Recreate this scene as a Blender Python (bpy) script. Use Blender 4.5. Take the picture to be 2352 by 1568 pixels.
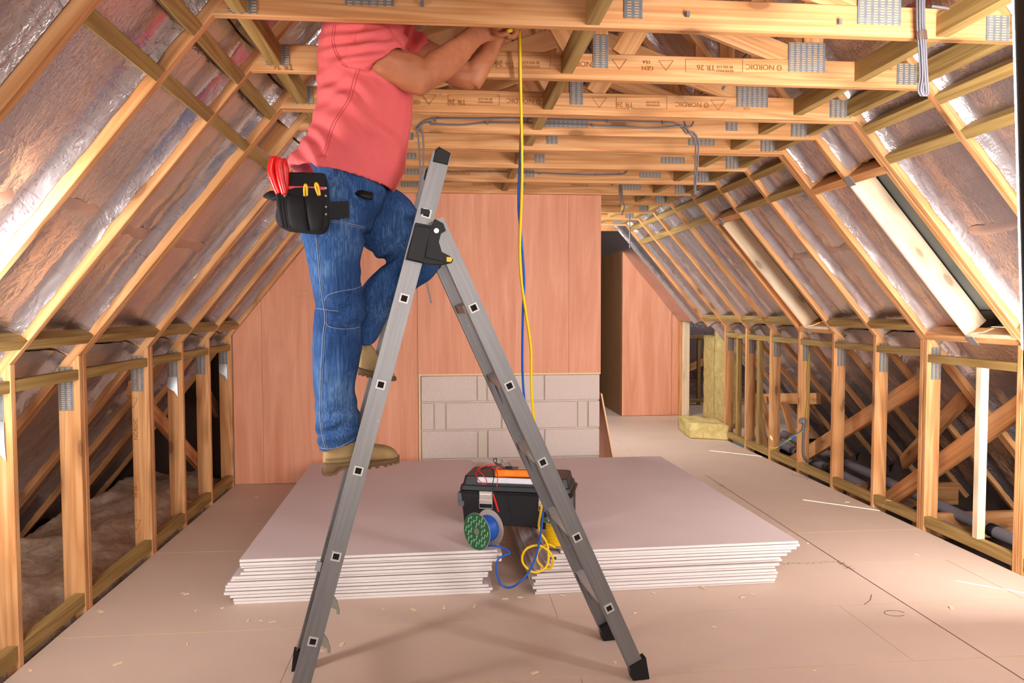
import bpy, bmesh, math, random
from mathutils import Vector, Matrix, Euler, noise
from mathutils.bvhtree import BVHTree
random.seed(7)
for o in list(bpy.data.objects): bpy.data.objects.remove(o)
SC = bpy.context.scene; COL = SC.collection
V = Vector

# ------------------------------------------------------------------ camera
F_PX, YAW, PITCH, ROLL, CAM_H = 1702.118, .09441, -.04388, -.0022, 1.32709
_cy, _sy, _cp, _sp = math.cos(YAW), math.sin(YAW), math.cos(PITCH), math.sin(PITCH)
FWD = V((_sy*_cp, _cy*_cp, _sp)); _r = V((_cy, -_sy, 0)); _u = _r.cross(FWD)
RGT = math.cos(ROLL)*_r + math.sin(ROLL)*_u; UPV = -math.sin(ROLL)*_r + math.cos(ROLL)*_u
EYE = V((0, 0, CAM_H))
cam = bpy.data.cameras.new('camera'); camo = bpy.data.objects.new('camera', cam); COL.objects.link(camo)
cam.sensor_width = 36; cam.lens = F_PX/2352*36; cam.clip_start = .02
camo.matrix_world = Matrix.Translation(EYE) @ Matrix((RGT, UPV, -FWD)).transposed().to_4x4()
SC.camera = camo

# ------------------------------------------------------------------ world, sun, lamps, exposure
SC.view_settings.view_transform = 'Standard'; SC.view_settings.look = 'None'
SC.view_settings.gamma = 1; SC.view_settings.use_curve_mapping = False
SC.view_settings.exposure = -.03
W = bpy.data.worlds.new('sky'); SC.world = W; W.use_nodes = True
_bg = W.node_tree.nodes['Background']
_sky = W.node_tree.nodes.new('ShaderNodeTexSky'); _sky.sky_type = 'HOSEK_WILKIE'; _sky.turbidity = 3; _sky.sun_direction = V((-.05, -.56, .82)).normalized()
W.node_tree.links.new(_sky.outputs[0], _bg.inputs[0]); _bg.inputs[1].default_value = .6
_s = bpy.data.lights.new('sun', 'SUN'); _s.energy = 14; _s.angle = .005; _s.color = (1, .95, .86)
_so = bpy.data.objects.new('sun', _s); COL.objects.link(_so)
_so.rotation_euler = V((.055, .68, -1)).to_track_quat('-Z', 'Y').to_euler(); _so.location = (0, -2, 6)

def area(name, loc, aim, sx, sy, power, col):
    l = bpy.data.lights.new(name, 'AREA'); l.shape = 'RECTANGLE'; l.size = sx; l.size_y = sy; l.energy = power; l.color = col
    o = bpy.data.objects.new(name, l); COL.objects.link(o); o.location = loc
    o.rotation_euler = (V(aim)-V(loc)).to_track_quat('-Z', 'Z').to_euler()
    return o
SOFTBOX_GLOW = 42.0
lampL = area('studio_light_left', (-1.37, 1.98, 1.3), (-1.2, 4.0, 1.75), .3, .8, 42, (1, .97, .94))
fillB = area('added_fill_behind_camera', (.6, -5.6, 1.4), (.9, 6.0, 1.0), 2.6, 1.6, 255, (1, .96, .92))  # added frontal fill behind the camera, not a known lamp
fillK = area('added_fill_right', (2.6, 2.62, .85), (2.72, 4.6, 1.35), .28, .6, 38, (1, .97, .94))  # extra lamp added out of view to brighten right posts and floor
fillW = area('added_fill_far_wing', (4.5, 8.7, 1.9), (3.2, 10.2, .7), .6, .6, 16, (1, .98, .95))  # invented light that lifts the studs and foil of the far wing
fillF = area('added_fill_behind_chimney', (.75, 6.9, 1.75), (2.9, 8.4, .7), .6, .8, 60, (1, .97, .94))  # made-up hidden fill, brightens the far corridor

# ------------------------------------------------------------------ pixel -> point on a real plane of the room
def ray(u, v):
    return FWD + RGT*((u-1176)/F_PX) - UPV*((v-784)/F_PX)
def Px(u, v, x): d = ray(u, v); return EYE + d*(x/d.x)
def Py(u, v, y): d = ray(u, v); return EYE + d*(y/d.y)
def Pz(u, v, z): d = ray(u, v); return EYE + d*((z-CAM_H)/d.z)
LA = math.atan2(.154, 1.375)
LX = V((math.cos(LA), math.sin(LA), 0)); LN = V((-math.sin(LA), math.cos(LA), 0)); LO = V((.6995, 2.5456, 0))
def PL(u, v, off=0):            # plane parallel to the ladder's near side, off metres behind it
    d = ray(u, v); t = ((LO+LN*off-EYE) @ LN)/(d @ LN); return EYE + d*t
def proj(P):
    d = P-EYE; k = d @ FWD
    return 1176+F_PX*(d @ RGT)/k, 784-F_PX*(d @ UPV)/k

# ------------------------------------------------------------------ materials
def lin(c): return tuple(((x/255)/12.92 if x/255 <= .04045 else ((x/255+.055)/1.055)**2.4) for x in c)+(1,)
class M:
    def __init__(s, name):
        s.m = bpy.data.materials.new(name); s.m.use_nodes = True; s.t = s.m.node_tree
        s.b = s.t.nodes['Principled BSDF']
    def n(s, ty, **kw):
        nd = s.t.nodes.new('ShaderNode'+ty)
        for k, v in kw.items():
            if k in ('operation', 'blend_type', 'data_type', 'feature', 'wave_type', 'bands_direction', 'noise_dimensions', 'mode', 'interpolation', 'distance', 'wave_profile'): setattr(nd, k, v)
            else:
                key = int(k[1:]) if k[0] == 'i' and k[1:].isdigit() else k.replace('_', ' ')
                if hasattr(v, 'is_output') and v.is_output: s.t.links.new(v, nd.inputs[key])
                else: nd.inputs[key].default_value = v
        return nd
    def math(s, op, a, b=0.0, c=0.0):
        return s.n('Math', operation=op, i0=a, i1=b, i2=c).outputs[0]
    def mix(s, f, a, b, bt='MIX'):
        nd = s.t.nodes.new('ShaderNodeMix'); nd.data_type = 'RGBA'; nd.blend_type = bt
        for i, v in ((0, f), (6, a), (7, b)):
            if hasattr(v, 'is_output'): s.t.links.new(v, nd.inputs[i])
            else: nd.inputs[i].default_value = v
        return nd.outputs[2]
    def obj(s, rnd=True, sc=(1, 1, 1)):
        tc = s.t.nodes.new('ShaderNodeTexCoord'); out = tc.outputs['Object']
        if rnd:
            oi = s.t.nodes.new('ShaderNodeObjectInfo')
            r = s.math('MULTIPLY', oi.outputs['Random'], 37.0)
            cx = s.n('CombineXYZ', i0=r, i1=s.math('MULTIPLY', r, 1.7), i2=s.math('MULTIPLY', r, 2.3)).outputs[0]
            out = s.n('VectorMath', operation='ADD', i0=out, i1=cx).outputs[0]
        if sc != (1, 1, 1): out = s.n('VectorMath', operation='MULTIPLY', i0=out, i1=sc).outputs[0]
        return out
    def noise(s, vec, scale, detail=3, rough=.55, dist=0):
        return s.n('TexNoise', Vector=vec, Scale=scale, Detail=detail, Roughness=rough, Distortion=dist).outputs[0]
    def ramp(s, f, stops):
        nd = s.t.nodes.new('ShaderNodeValToRGB'); s.t.links.new(f, nd.inputs[0]); e = nd.color_ramp.elements
        while len(e) < len(stops): e.new(.5)
        for el, (p, c) in zip(e, stops): el.position = p; el.color = c if len(c) == 4 else lin(c)
        return nd.outputs[0]
    def set(s, col=None, rough=None, metal=None, spec=None):
        for k, v in (('Base Color', col), ('Roughness', rough), ('Metallic', metal), ('Specular IOR Level', spec)):
            if v is None: continue
            if hasattr(v, 'is_output'): s.t.links.new(v, s.b.inputs[k])
            else: s.b.inputs[k].default_value = v
        return s
    def bump(s, h, strength=.3, dist=.002):
        b = s.n('Bump', Height=h, Strength=strength, Distance=dist); s.t.links.new(b.outputs[0], s.b.inputs['Normal'])
        return s
def flat(name, c, rough=.5, metal=0, spec=.4):
    return M(name).set(lin(c), rough, metal, spec).m

def wood(name, dark, mid, light, knots=True, rough=.62, stretch=.5):
    m = M(name); v = m.obj(True, (stretch, 9, 9))
    n1 = m.noise(v, 1.0, 3, .5, .6)
    fine = m.noise(m.n('VectorMath', operation='MULTIPLY', i0=v, i1=(1, 9, 9)).outputs[0], 1.4, 3)
    rings = m.math('FRACT', m.math('MULTIPLY', n1, 7.0))
    rings = m.math('ABSOLUTE', m.math('SUBTRACT', rings, .5))
    f = m.math('ADD', m.math('MULTIPLY', rings, .8), m.math('MULTIPLY', fine, .55))
    c = m.ramp(f, [(.15, light), (.5, mid), (.85, dark)])
    if knots:
        kv = m.obj(True, (3.2, 8, 8)); w = m.n('TexVoronoi', Vector=kv, Scale=1.0, feature='F1').outputs['Distance']
        k = m.n('MapRange', Value=w, From_Min=.11, From_Max=.2, To_Min=1, To_Max=0).outputs[0]
        k2 = m.n('MapRange', Value=w, From_Min=.13, From_Max=.42, To_Min=.4, To_Max=0).outputs[0]
        c = m.mix(m.math('MAXIMUM', m.math('MULTIPLY', k, .75), k2), c, lin(tuple(int(x*.62) for x in dark)))
    m.set(c, rough, 0, .25)
    return m.bump(fine, .12, .001).m
PINE = wood('pine', (176, 113, 65), (203, 146, 94), (221, 171, 122))
GREEN = wood('treated_pine', (128, 98, 52), (154, 124, 72), (176, 148, 92), False)
PALE = wood('pale_pine', (226, 190, 150), (240, 212, 176), (246, 226, 198))

def mk_ply(name, d, l):
    m = M(name); v = m.obj(True, (7, 7, .55)); n1 = m.noise(v, 1.3, 5, .6, 1.2); f2 = m.noise(m.obj(True, (60, 60, 1.5)), 1.5, 2)
    c = m.ramp(m.math('ADD', m.math('MULTIPLY', n1, .8), m.math('MULTIPLY', f2, .2)), [(.3, d), (.7, l)])
    return m.set(c, .55, 0, .3).bump(f2, .08, .001).m
PLY = mk_ply('plywood_face', (204, 132, 100), (228, 164, 132))
PLYEDGE = flat('plywood_edge', (236, 198, 150), .7)
def mk_chip():
    m = M('chipboard'); v = m.obj(False); a = m.noise(v, 320, 2, .6); b = m.noise(v, 2.2, 4)
    c = m.mix(m.math('MULTIPLY', a, .55), lin((214, 191, 175)), lin((184, 156, 138)))
    c = m.mix(m.n('MapRange', Value=b, From_Min=.35, From_Max=.7, To_Min=0, To_Max=.35).outputs[0], c, lin((222, 196, 176)))
    s = m.noise(v, 11, 5, .7); c = m.mix(m.n('MapRange', Value=s, From_Min=.66, From_Max=.74, To_Min=0, To_Max=.25).outputs[0], c, lin((235, 222, 208)))
    return m.set(c, .6, 0, .3).bump(a, .1, .0006).m
CHIP = mk_chip(); CHIPEDGE = flat('chipboard_edge', (222, 190, 140), .8)
def mk_foil():
    m = M('foil'); v = m.obj(True); v0 = m.obj(False)
    a = m.noise(v, 9, 4, .6, .8); r = m.math('ABSOLUTE', m.math('SUBTRACT', a, .5))
    b = m.noise(m.n('VectorMath', operation='MULTIPLY', i0=v, i1=(1, 2.2, 1)).outputs[0], 34, 3, .55, .4); r2 = m.math('ABSOLUTE', m.math('SUBTRACT', b, .5))
    msk = m.n('MapRange', Value=m.noise(v, 2.3, 2), From_Min=.42, From_Max=.62).outputs[0]
    hgt = m.math('ADD', m.math('MULTIPLY', r, .9), m.math('MULTIPLY', m.math('MULTIPLY', r2, .55), m.math('ADD', msk, .12)))
    sp = m.n('SeparateXYZ', i0=v0)
    g = m.math('MAXIMUM', m.math('GREATER_THAN', m.math('ABSOLUTE', m.math('SUBTRACT', m.math('FRACT', m.math('MULTIPLY', sp.outputs[0], 7.5)), .5)), 0.492),
               m.math('GREATER_THAN', m.math('ABSOLUTE', m.math('SUBTRACT', m.math('FRACT', m.math('MULTIPLY', sp.outputs[1], 7.5)), .5)), 0.492))
    t = m.noise(m.obj(True, (4, 26, 4)), 1.6, 2, .5, 1.5); t2 = m.noise(v, 1.7, 1)
    txt = m.math('MULTIPLY', m.n('MapRange', Value=m.math('ABSOLUTE', m.math('SUBTRACT', t, .5)), From_Min=.012, From_Max=.0, To_Min=0, To_Max=1).outputs[0],
                 m.n('MapRange', Value=t2, From_Min=.52, From_Max=.6).outputs[0])
    c = m.mix(m.math('MULTIPLY', g, .32), lin((206, 199, 201)), lin((160, 50, 60)))
    c = m.mix(m.math('MULTIPLY', txt, .6), c, lin((150, 30, 45)))
    ro = m.n('MapRange', Value=m.noise(v, 3.1, 2), From_Min=.3, From_Max=.7, To_Min=.13, To_Max=.27).outputs[0]
    m.set(c, ro, 1.0).bump(hgt, .55, .011)
    g2 = m.n('BsdfAnisotropic', Color=c, Roughness=.62); m.t.links.new(m.b.inputs['Normal'].links[0].from_socket, g2.inputs['Normal'])
    mx = m.t.nodes.new('ShaderNodeMixShader'); mx.inputs[0].default_value = .26; m.t.links.new(m.b.outputs[0], mx.inputs[1]); m.t.links.new(g2.outputs[0], mx.inputs[2])
    m.t.links.new(mx.outputs[0], m.t.nodes['Material Output'].inputs[0]); return m.m
FOIL = mk_foil()
def mk_galv():
    m = M('galvanised_plate'); v = m.obj(False); n1 = m.noise(v, 60, 2)
    sp = m.n('SeparateXYZ', i0=v); fr = lambda s, k: m.math('FRACT', m.math('ADD', m.math('MULTIPLY', s, k), .25))
    slot = m.math('MULTIPLY', m.math('GREATER_THAN', fr(sp.outputs[0], 42.0), .42), m.math('GREATER_THAN', fr(sp.outputs[1], 118.0), .55))
    c = m.mix(n1, lin((100, 103, 108)), lin((136, 138, 142))); c = m.mix(m.math('MULTIPLY', slot, .8), c, lin((205, 168, 120)))
    return m.set(c, .45, m.math('MULTIPLY', m.math('SUBTRACT', 1.0, slot), .3)).m
GALV = mk_galv()
ZINC = M('zinc').set(lin((176, 180, 184)), .42, .8).m
def mk_alu():
    m = M('aluminium'); v = m.obj(True, (1, 30, 30)); a = m.noise(v, 3, 3); s = m.noise(m.obj(True), 26, 5, .7)
    c = m.mix(a, lin((104, 101, 101)), lin((140, 137, 136)))
    c = m.mix(m.n('MapRange', Value=s, From_Min=.68, From_Max=.72, To_Min=0, To_Max=.7).outputs[0], c, lin((226, 222, 216)))
    return m.set(c, .42, m.n('MapRange', Value=s, From_Min=.66, From_Max=.7, To_Min=.55, To_Max=.05).outputs[0]).m
ALU = mk_alu()
BLACKP = M('black_plastic').set(lin((19, 18, 19)), .5, 0, .3).m
def mk_pb():
    m = M('plasterboard_paper'); v = m.obj(True); b = m.noise(v, 1.6, 3)
    return m.set(m.mix(b, lin((206, 188, 188)), lin((222, 206, 204))), .7, 0, .25).m
PB = mk_pb(); PBEDGE = flat('plaster_edge', (224, 216, 212), .85)
def mk_block():
    m = M('concrete_block'); v = m.obj(True); a = m.noise(v, 150, 3, .7); b = m.noise(v, 8, 3); d = m.noise(v, 70, 2)
    c = m.mix(a, lin((176, 158, 150)), lin((236, 222, 212))); c = m.mix(m.math('MULTIPLY', b, .5), c, lin((208, 186, 176)))
    return m.set(c, .9, 0, .1).bump(d, .7, .004).m
BLOCK = mk_block(); MORTAR = flat('mortar', (206, 192, 178), .95)
def mk_wool(name, d, l):
    m = M(name); v = m.obj(True); a = m.noise(v, 14, 6, .75, .8)
    return m.set(m.ramp(a, [(.3, d), (.7, l)]), 1, 0, 0).bump(a, .9, .03).m
WOOL = mk_wool('mineral_wool', (206, 176, 104), (240, 224, 160)); QUILT = mk_wool('loft_wool', (184, 148, 118), (240, 222, 198))
DECK = flat('sarking', (70, 52, 44), .9)
GREYCABLE = flat('grey_cable', (112, 108, 114), .4); YCABLE = flat('yellow_cable', (246, 200, 20), .35); BCABLE = flat('blue_cable', (30, 92, 190), .35)
INK = flat('brown_ink', (150, 92, 40), .8); PENCIL = flat('pencil', (120, 92, 80), .9)

# ------------------------------------------------------------------ builders
WM = {}
def link(o, parent=None, mw=None):
    COL.objects.link(o); mw = mw or Matrix.Identity(4); WM[o.name] = mw
    if parent is not None:
        o.parent = parent; o.matrix_basis = WM[parent.name].inverted() @ mw
    else: o.matrix_basis = mw
    return o
def props(o, label=None, cat=None, group=None, kind=None):
    for k, v in (('label', label), ('category', cat), ('group', group), ('kind', kind)):
        if v: o[k] = v
    return o
def thing(name, loc, label, cat, group=None, kind=None):
    o = bpy.data.objects.new(name, None); o.empty_display_size = .05
    return props(link(o, None, Matrix.Translation(V(loc))), label, cat, group, kind)
def mesh(name, vs, fs, mat, parent=None, smooth=False, mw=None, mats=None, midx=None):
    me = bpy.data.meshes.new(name); me.from_pydata([tuple(v) for v in vs], [], fs); me.update()
    for m in (mats or [mat]): me.materials.append(m)
    if midx:
        for p, i in zip(me.polygons, midx): p.material_index = i
    if smooth:
        for p in me.polygons: p.use_smooth = True
    return link(bpy.data.objects.new(name, me), parent, mw)
def inst(src, name, parent, mw): return link(bpy.data.objects.new(name, src.data), parent, mw)
def frame(p0, p1, up):
    x = (p1-p0).normalized(); z = (up-x*(up @ x)).normalized(); y = z.cross(x)
    return Matrix((x, y, z)).transposed().to_4x4()
def prism(name, p0, p1, w, h, mat, parent=None, up=(0, 0, 1), c=.003, cut=(0, 0)):
    p0, p1 = V(p0), V(p1); L = (p1-p0).length
    a, b = w/2, h/2; pts = [(-a+c, -b), (a-c, -b), (a, -b+c), (a, b-c), (a-c, b), (-a+c, b), (-a, b-c), (-a, -b+c)]
    vs = [(cut[0]*z, y, z) for y, z in pts]+[(L+cut[1]*z, y, z) for y, z in pts]
    fs = [tuple(reversed(range(8))), tuple(range(8, 16))]+[(i, (i+1) % 8, 8+(i+1) % 8, 8+i) for i in range(8)]
    return mesh(name, vs, fs, mat, parent, mw=Matrix.Translation(p0) @ frame(p0, p1, V(up)))
def boxm(name, lo, hi, mat, parent=None, c=.002):
    lo, hi = V(lo), V(hi); m = (lo+hi)/2
    return prism(name, (lo.x, m.y, m.z), (hi.x, m.y, m.z), hi.y-lo.y, hi.z-lo.z, mat, parent, c=min(c, (hi.y-lo.y)/3, (hi.z-lo.z)/3))
def loft_geo(rings, cap=True, closed=True):
    n = len(rings[0]); vs = [p for r in rings for p in r]; fs = []
    for i in range(len(rings)-1):
        for j in range(n if closed else n-1):
            a, b = i*n+j, i*n+(j+1) % n; fs.append((a, b, b+n, a+n))
    if cap: fs += [tuple(reversed(range(n))), tuple(range((len(rings)-1)*n, len(rings)*n))]
    return vs, fs
def catmull(pts, sub=8):
    pts = [V(p) for p in pts]; out = []
    for i in range(len(pts)-1):
        p0, p1, p2, p3 = pts[max(i-1, 0)], pts[i], pts[i+1], pts[min(i+2, len(pts)-1)]
        for k in range(sub):
            t = k/sub; out.append(.5*((2*p1)+(p2-p0)*t+(2*p0-5*p1+4*p2-p3)*t*t+(3*p1-p0-3*p2+p3)*t**3))
    out.append(pts[-1]); return out
def tube_geo(path, rad, n=8, flat_=1.0):
    rings = []; t = (path[1]-path[0]).normalized(); a = t.orthogonal().normalized()
    for i, p in enumerate(path):
        t = (path[min(i+1, len(path)-1)]-path[max(i-1, 0)]).normalized(); a = (a-t*(a @ t)).normalized(); b = t.cross(a)
        r = rad[i] if isinstance(rad, (list, tuple)) else rad
        rings.append([p+a*(r*math.cos(k*2*math.pi/n))+b*(r*flat_*math.sin(k*2*math.pi/n)) for k in range(n)])
    return loft_geo(rings)
def tube(name, pts, rad, mat, parent=None, n=8, sub=8, curve=True):
    path = catmull(pts, sub) if curve else [V(p) for p in pts]
    vs, fs = tube_geo(path, rad, n); return mesh(name, vs, fs, mat, parent, True)
def merge(geos):
    vs, fs = [], []
    for a, b in geos:
        o = len(vs); vs += list(a); fs += [tuple(i+o for i in f) for f in b]
    return vs, fs
def box_geo(lo, hi, mw=None):
    vs = [V((x, y, z)) for x in (lo[0], hi[0]) for y in (lo[1], hi[1]) for z in (lo[2], hi[2])]
    if mw: vs = [mw @ v for v in vs]
    return vs, [(0, 1, 3, 2), (4, 6, 7, 5), (0, 4, 5, 1), (2, 3, 7, 6), (0, 2, 6, 4), (1, 5, 7, 3)]
def panel(name, pts, thick_vec, mat, parent=None, edge=None):   # a flat polygon with thickness
    n = len(pts); t = V(thick_vec); vs = [V(p) for p in pts]+[V(p)+t for p in pts]
    fs = [tuple(range(n)), tuple(reversed(range(n, 2*n)))]+[(i, i+n, (i+1) % n+n, (i+1) % n) for i in range(n)]
    return mesh(name, vs, fs, mat, parent, mats=[mat, edge or mat], midx=[0, 0]+[1]*n)
def text(name, body, size, mw, mat, parent, extrude=.0004, align='CENTER'):
    cu = bpy.data.curves.new('t', 'FONT'); cu.body = body; cu.size = size; cu.align_x = align; cu.align_y = 'CENTER'; cu.extrude = extrude; cu.resolution_u = 3
    to = bpy.data.objects.new('t', cu); COL.objects.link(to); bpy.context.view_layer.update()
    me = bpy.data.meshes.new_from_object(to.evaluated_get(bpy.context.evaluated_depsgraph_get())); bpy.data.objects.remove(to)
    me.materials.clear(); me.materials.append(mat)
    return link(bpy.data.objects.new(name, me), parent, mw)

# ------------------------------------------------------------------ the roof's numbers (metres)
HC, XCL, XCR, XKL, XKR, ZKL, ZKR = 2.2078, -.6983, 1.9550, -1.5672, 2.8584, 1.1314, 1.1447
TY = [1.87, 2.3631, 2.8515, 3.3664, 3.7527, 4.1235]+[4.6455+.522*i for i in range(8)]      # front faces of the trusses, index 4 is the trimmed one
TH = .036
class Side:
    def __init__(s, k, zk, c):
        s.sg = 1 if k > 0 else -1; s.k = V((k, 0, zk)); s.t = (V((c, 0, HC))-s.k).normalized(); s.n = V((-s.t.z, 0, s.t.x))
        if s.n.z < 0: s.n = -s.n
        s.ridge = (.628-k)/s.t.x; s.low = -(zk+.1)/s.t.z
    def P(s, a, y, off=0): q = s.k+s.t*a+s.n*off; return V((q.x, y, q.z))
SL, SR = Side(XKL, ZKL, XCL), Side(XKR, ZKR, XCR)
COLLAR_S = 1.383

# ================================================================== STRUCTURE
# roof deck outside the foil, with openings for the roof windows
WIN = [(1.92, 2.22), (3.44, 3.765), (5.24, 5.565)]                # y ranges of the openings on the right slope; first added for sunlight
WS0, WS1, DK = .10, 1.02, .235
def deck():
    vs, fs = [], []
    for S in (SL, SR):
        ss = [S.low-.25, WS0, WS1, S.ridge+.3]; ys = [-6.4]+[y for w in WIN for y in w]+[7.76, 10.9]
        for a in range(3):
            for b in range(len(ys)-1):
                if S is SR and (a == 1 and (ys[b], ys[b+1]) in WIN or a == 0 and ys[b] > 7.7): continue
                o = len(vs); vs += [S.P(ss[a], ys[b], DK), S.P(ss[a+1], ys[b], DK), S.P(ss[a+1], ys[b+1], DK), S.P(ss[a], ys[b+1], DK)]
                fs.append((o, o+1, o+2, o+3))
    o = len(vs); vs += [V((2.3, 7.76, 2.62)), V((5.3, 7.76, 2.62)), V((5.3, 10.9, 2.62)), V((2.3, 10.9, 2.62))]; fs.append((o, o+1, o+2, o+3))
    o = len(vs); zd = lambda x: ZKR+(XKR-x)*1.2388+DK/SR.n.z; vs += [V((x, 7.765, z)) for x, z in ((2.0, 2.63), (5.3, 2.63), (5.3, -.3), (4.3, -.3), (4.3, zd(4.3)), (2.0, zd(2.0)))]; fs.append(tuple(range(o, o+6)))  # added unseen panel that keeps the sun out of the far wing
    return mesh('ceiling', vs, fs, DECK)
ceiling = props(deck(), 'roof underside lined with reflective foil panels between timber rafters', kind='structure')
def curl(t, off): return off-.004*max(0, (t-.3)/.7)**2          # the quilt-like sheet rises towards the far rafter
def foil(S, s0, s1, y0, y1, off=.085, roll=True, amp=.004, parent=ceiling, seed=0, step=.034):
    nu = max(3, int((s1-s0)/step)); L = y1-y0; NC = 17
    if step > .1: NC = 5
    cols = [((L-.13)*k/(NC-1), curl(k/(NC-1), off) if roll else off) for k in range(NC)]
    if roll: cols += [(L-.10, off-.001), (L-.075, off-.003), (L-.052, off-.007), (L-.036, off-.014), (L-.026, off-.023), (L-.018, off-.033), (L-.010, off-.043), (L-.003, off-.054)]
    else: cols.append((L, off))
    NC = len(cols)-8 if roll else NC
    mw = Matrix.Translation(S.P(s0, y0, 0)) @ Matrix((S.t, V((0, 1, 0)), S.t.cross(V((0, 1, 0))))).transposed().to_4x4()
    zs = 1 if S.t.cross(V((0, 1, 0))) @ S.n > 0 else -1
    vs, fs = [], []
    for i in range(nu+1):
        a = (s1-s0)*i/nu
        for j, (b, f) in enumerate(cols):
            w_ = max(0, noise.noise(V((a*2.1+seed*5, b*2.3, seed)))+.25)
            q = noise.noise(V((a*4+seed*3.1, b*6, seed*1.7)))*amp*1.6-abs(noise.noise(V((a*13+seed, b*17+noise.noise(V((a*6, b*6, seed)))*2, seed))))*amp*2.2*w_+noise.noise(V((a*30, b*24, seed)))*amp*.5*w_
            if roll and j >= NC-1: q = q*.6+noise.noise(V((a*17+seed, j*.9, seed)))*.007+noise.noise(V((a*42+seed, j*1.3, seed)))*.005
            if j in (0, len(cols)-1): q = max(-.004, min(.004, q))
            vs.append((a, b-(0 if j < NC else abs(noise.noise(V((a*22, j, seed*2))))*.008), zs*(f+q)))
    n = len(cols)
    for i in range(nu):
        for j in range(n-1): fs.append((i*n+j, i*n+j+1, (i+1)*n+j+1, (i+1)*n+j))
    return mesh('foil_panel', vs, fs, FOIL, parent, True, mw)
TAPE = M('foil_tape_strip').set(lin((196, 176, 168)), .4, .85).m
def tape(S, s, y0, y1, off=.079):
    mw = Matrix.Translation(S.P(s, y0, 0)) @ Matrix((S.t, V((0, 1, 0)), S.t.cross(V((0, 1, 0))))).transposed().to_4x4()
    zs = 1 if S.t.cross(V((0, 1, 0))) @ S.n > 0 else -1; n = 14; vs, fs = [], []
    for i in range(n):
        t = .9*i/(n-1)
        for a in (-.03, -.01, .01, .03): vs.append((a+random.uniform(-.003, .003), (y1-y0)*t, zs*(curl(t, off)+(.006 if abs(a) > .02 else 0)+random.uniform(-.0025, .0025))))
    for i in range(n-1):
        for j in range(3): fs.append((4*i+j, 4*i+j+1, 4*i+j+5, 4*i+j+4))
    mesh('foil_tape', vs, fs, TAPE, ceiling, True, mw)

wall_left = thing('wall_left', (XKL, 4, 0), 'low left knee wall of open timber studs', None, kind='structure')
wall_right = thing('wall_right', (XKR, 4, 0), 'low right knee wall of open timber studs', None, kind='structure')
def nog(p0, p1, w, h, parent, up=(0, 0, 1), mat=GREEN): return prism('nogging', p0, p1, w, h, mat, parent, up, .002)

# ---- trusses: each one thing with rafters, ceiling tie, posts, webs and nail plates as parts
WHERE = {0: 'roof truss nearest the camera, only its left rafter in view', 1: 'roof truss whose thick tie cuts across the man above his shoulders',
 2: 'roof truss whose tie passes behind the man\'s forearms', 3: 'doubled roof truss next behind the man\'s elbows, tie stamped in brown',
 4: 'roof truss carrying two clipped grey cables along its tie', 5: 'doubled roof truss just behind the tie with two grey cables',
 6: 'roof truss with a narrow tie, second behind the cable tie', 7: 'roof truss with a single grey cable clipped along its tie',
 8: 'roof truss standing directly against the plywood wall', 9: 'first roof truss beyond the plywood chimney wall', 10: 'second roof truss beyond the plywood chimney wall',
 11: 'third roof truss beyond the plywood chimney wall', 12: 'roof truss in line with the yellow insulation batts', 13: 'farthest roof tie above the plywood cupboard'}
def plate(par, x0, x1, z0, z1, y):
    w, h = x1-x0, z1-z0
    vs, fs = box_geo((-w/2, -h/2, -.0015), (w/2, h/2, .0015))
    mw = Matrix.Translation((x0+w/2, y-.0012, z0+h/2)) @ Matrix.Rotation(math.pi/2, 4, 'X')
    return mesh('nail_plate', vs, fs, GALV, par, mw=mw)
def rafter(S, y, par, s0, s1, d=.19):
    return prism('rafter', S.P(s0, y+TH/2, d/2), S.P(s1, y+TH/2, d/2), TH, d, PINE, par, S.n)
def post(S, y, par, zk):
    k = S.k.x; x = k+S.sg*.045
    return prism('post', (x, y+TH/2, -.16), (x, y+TH/2, zk-.004), TH-.003, .09, PINE, par, (1, 0, 0))
TRUSS = {}
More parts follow.
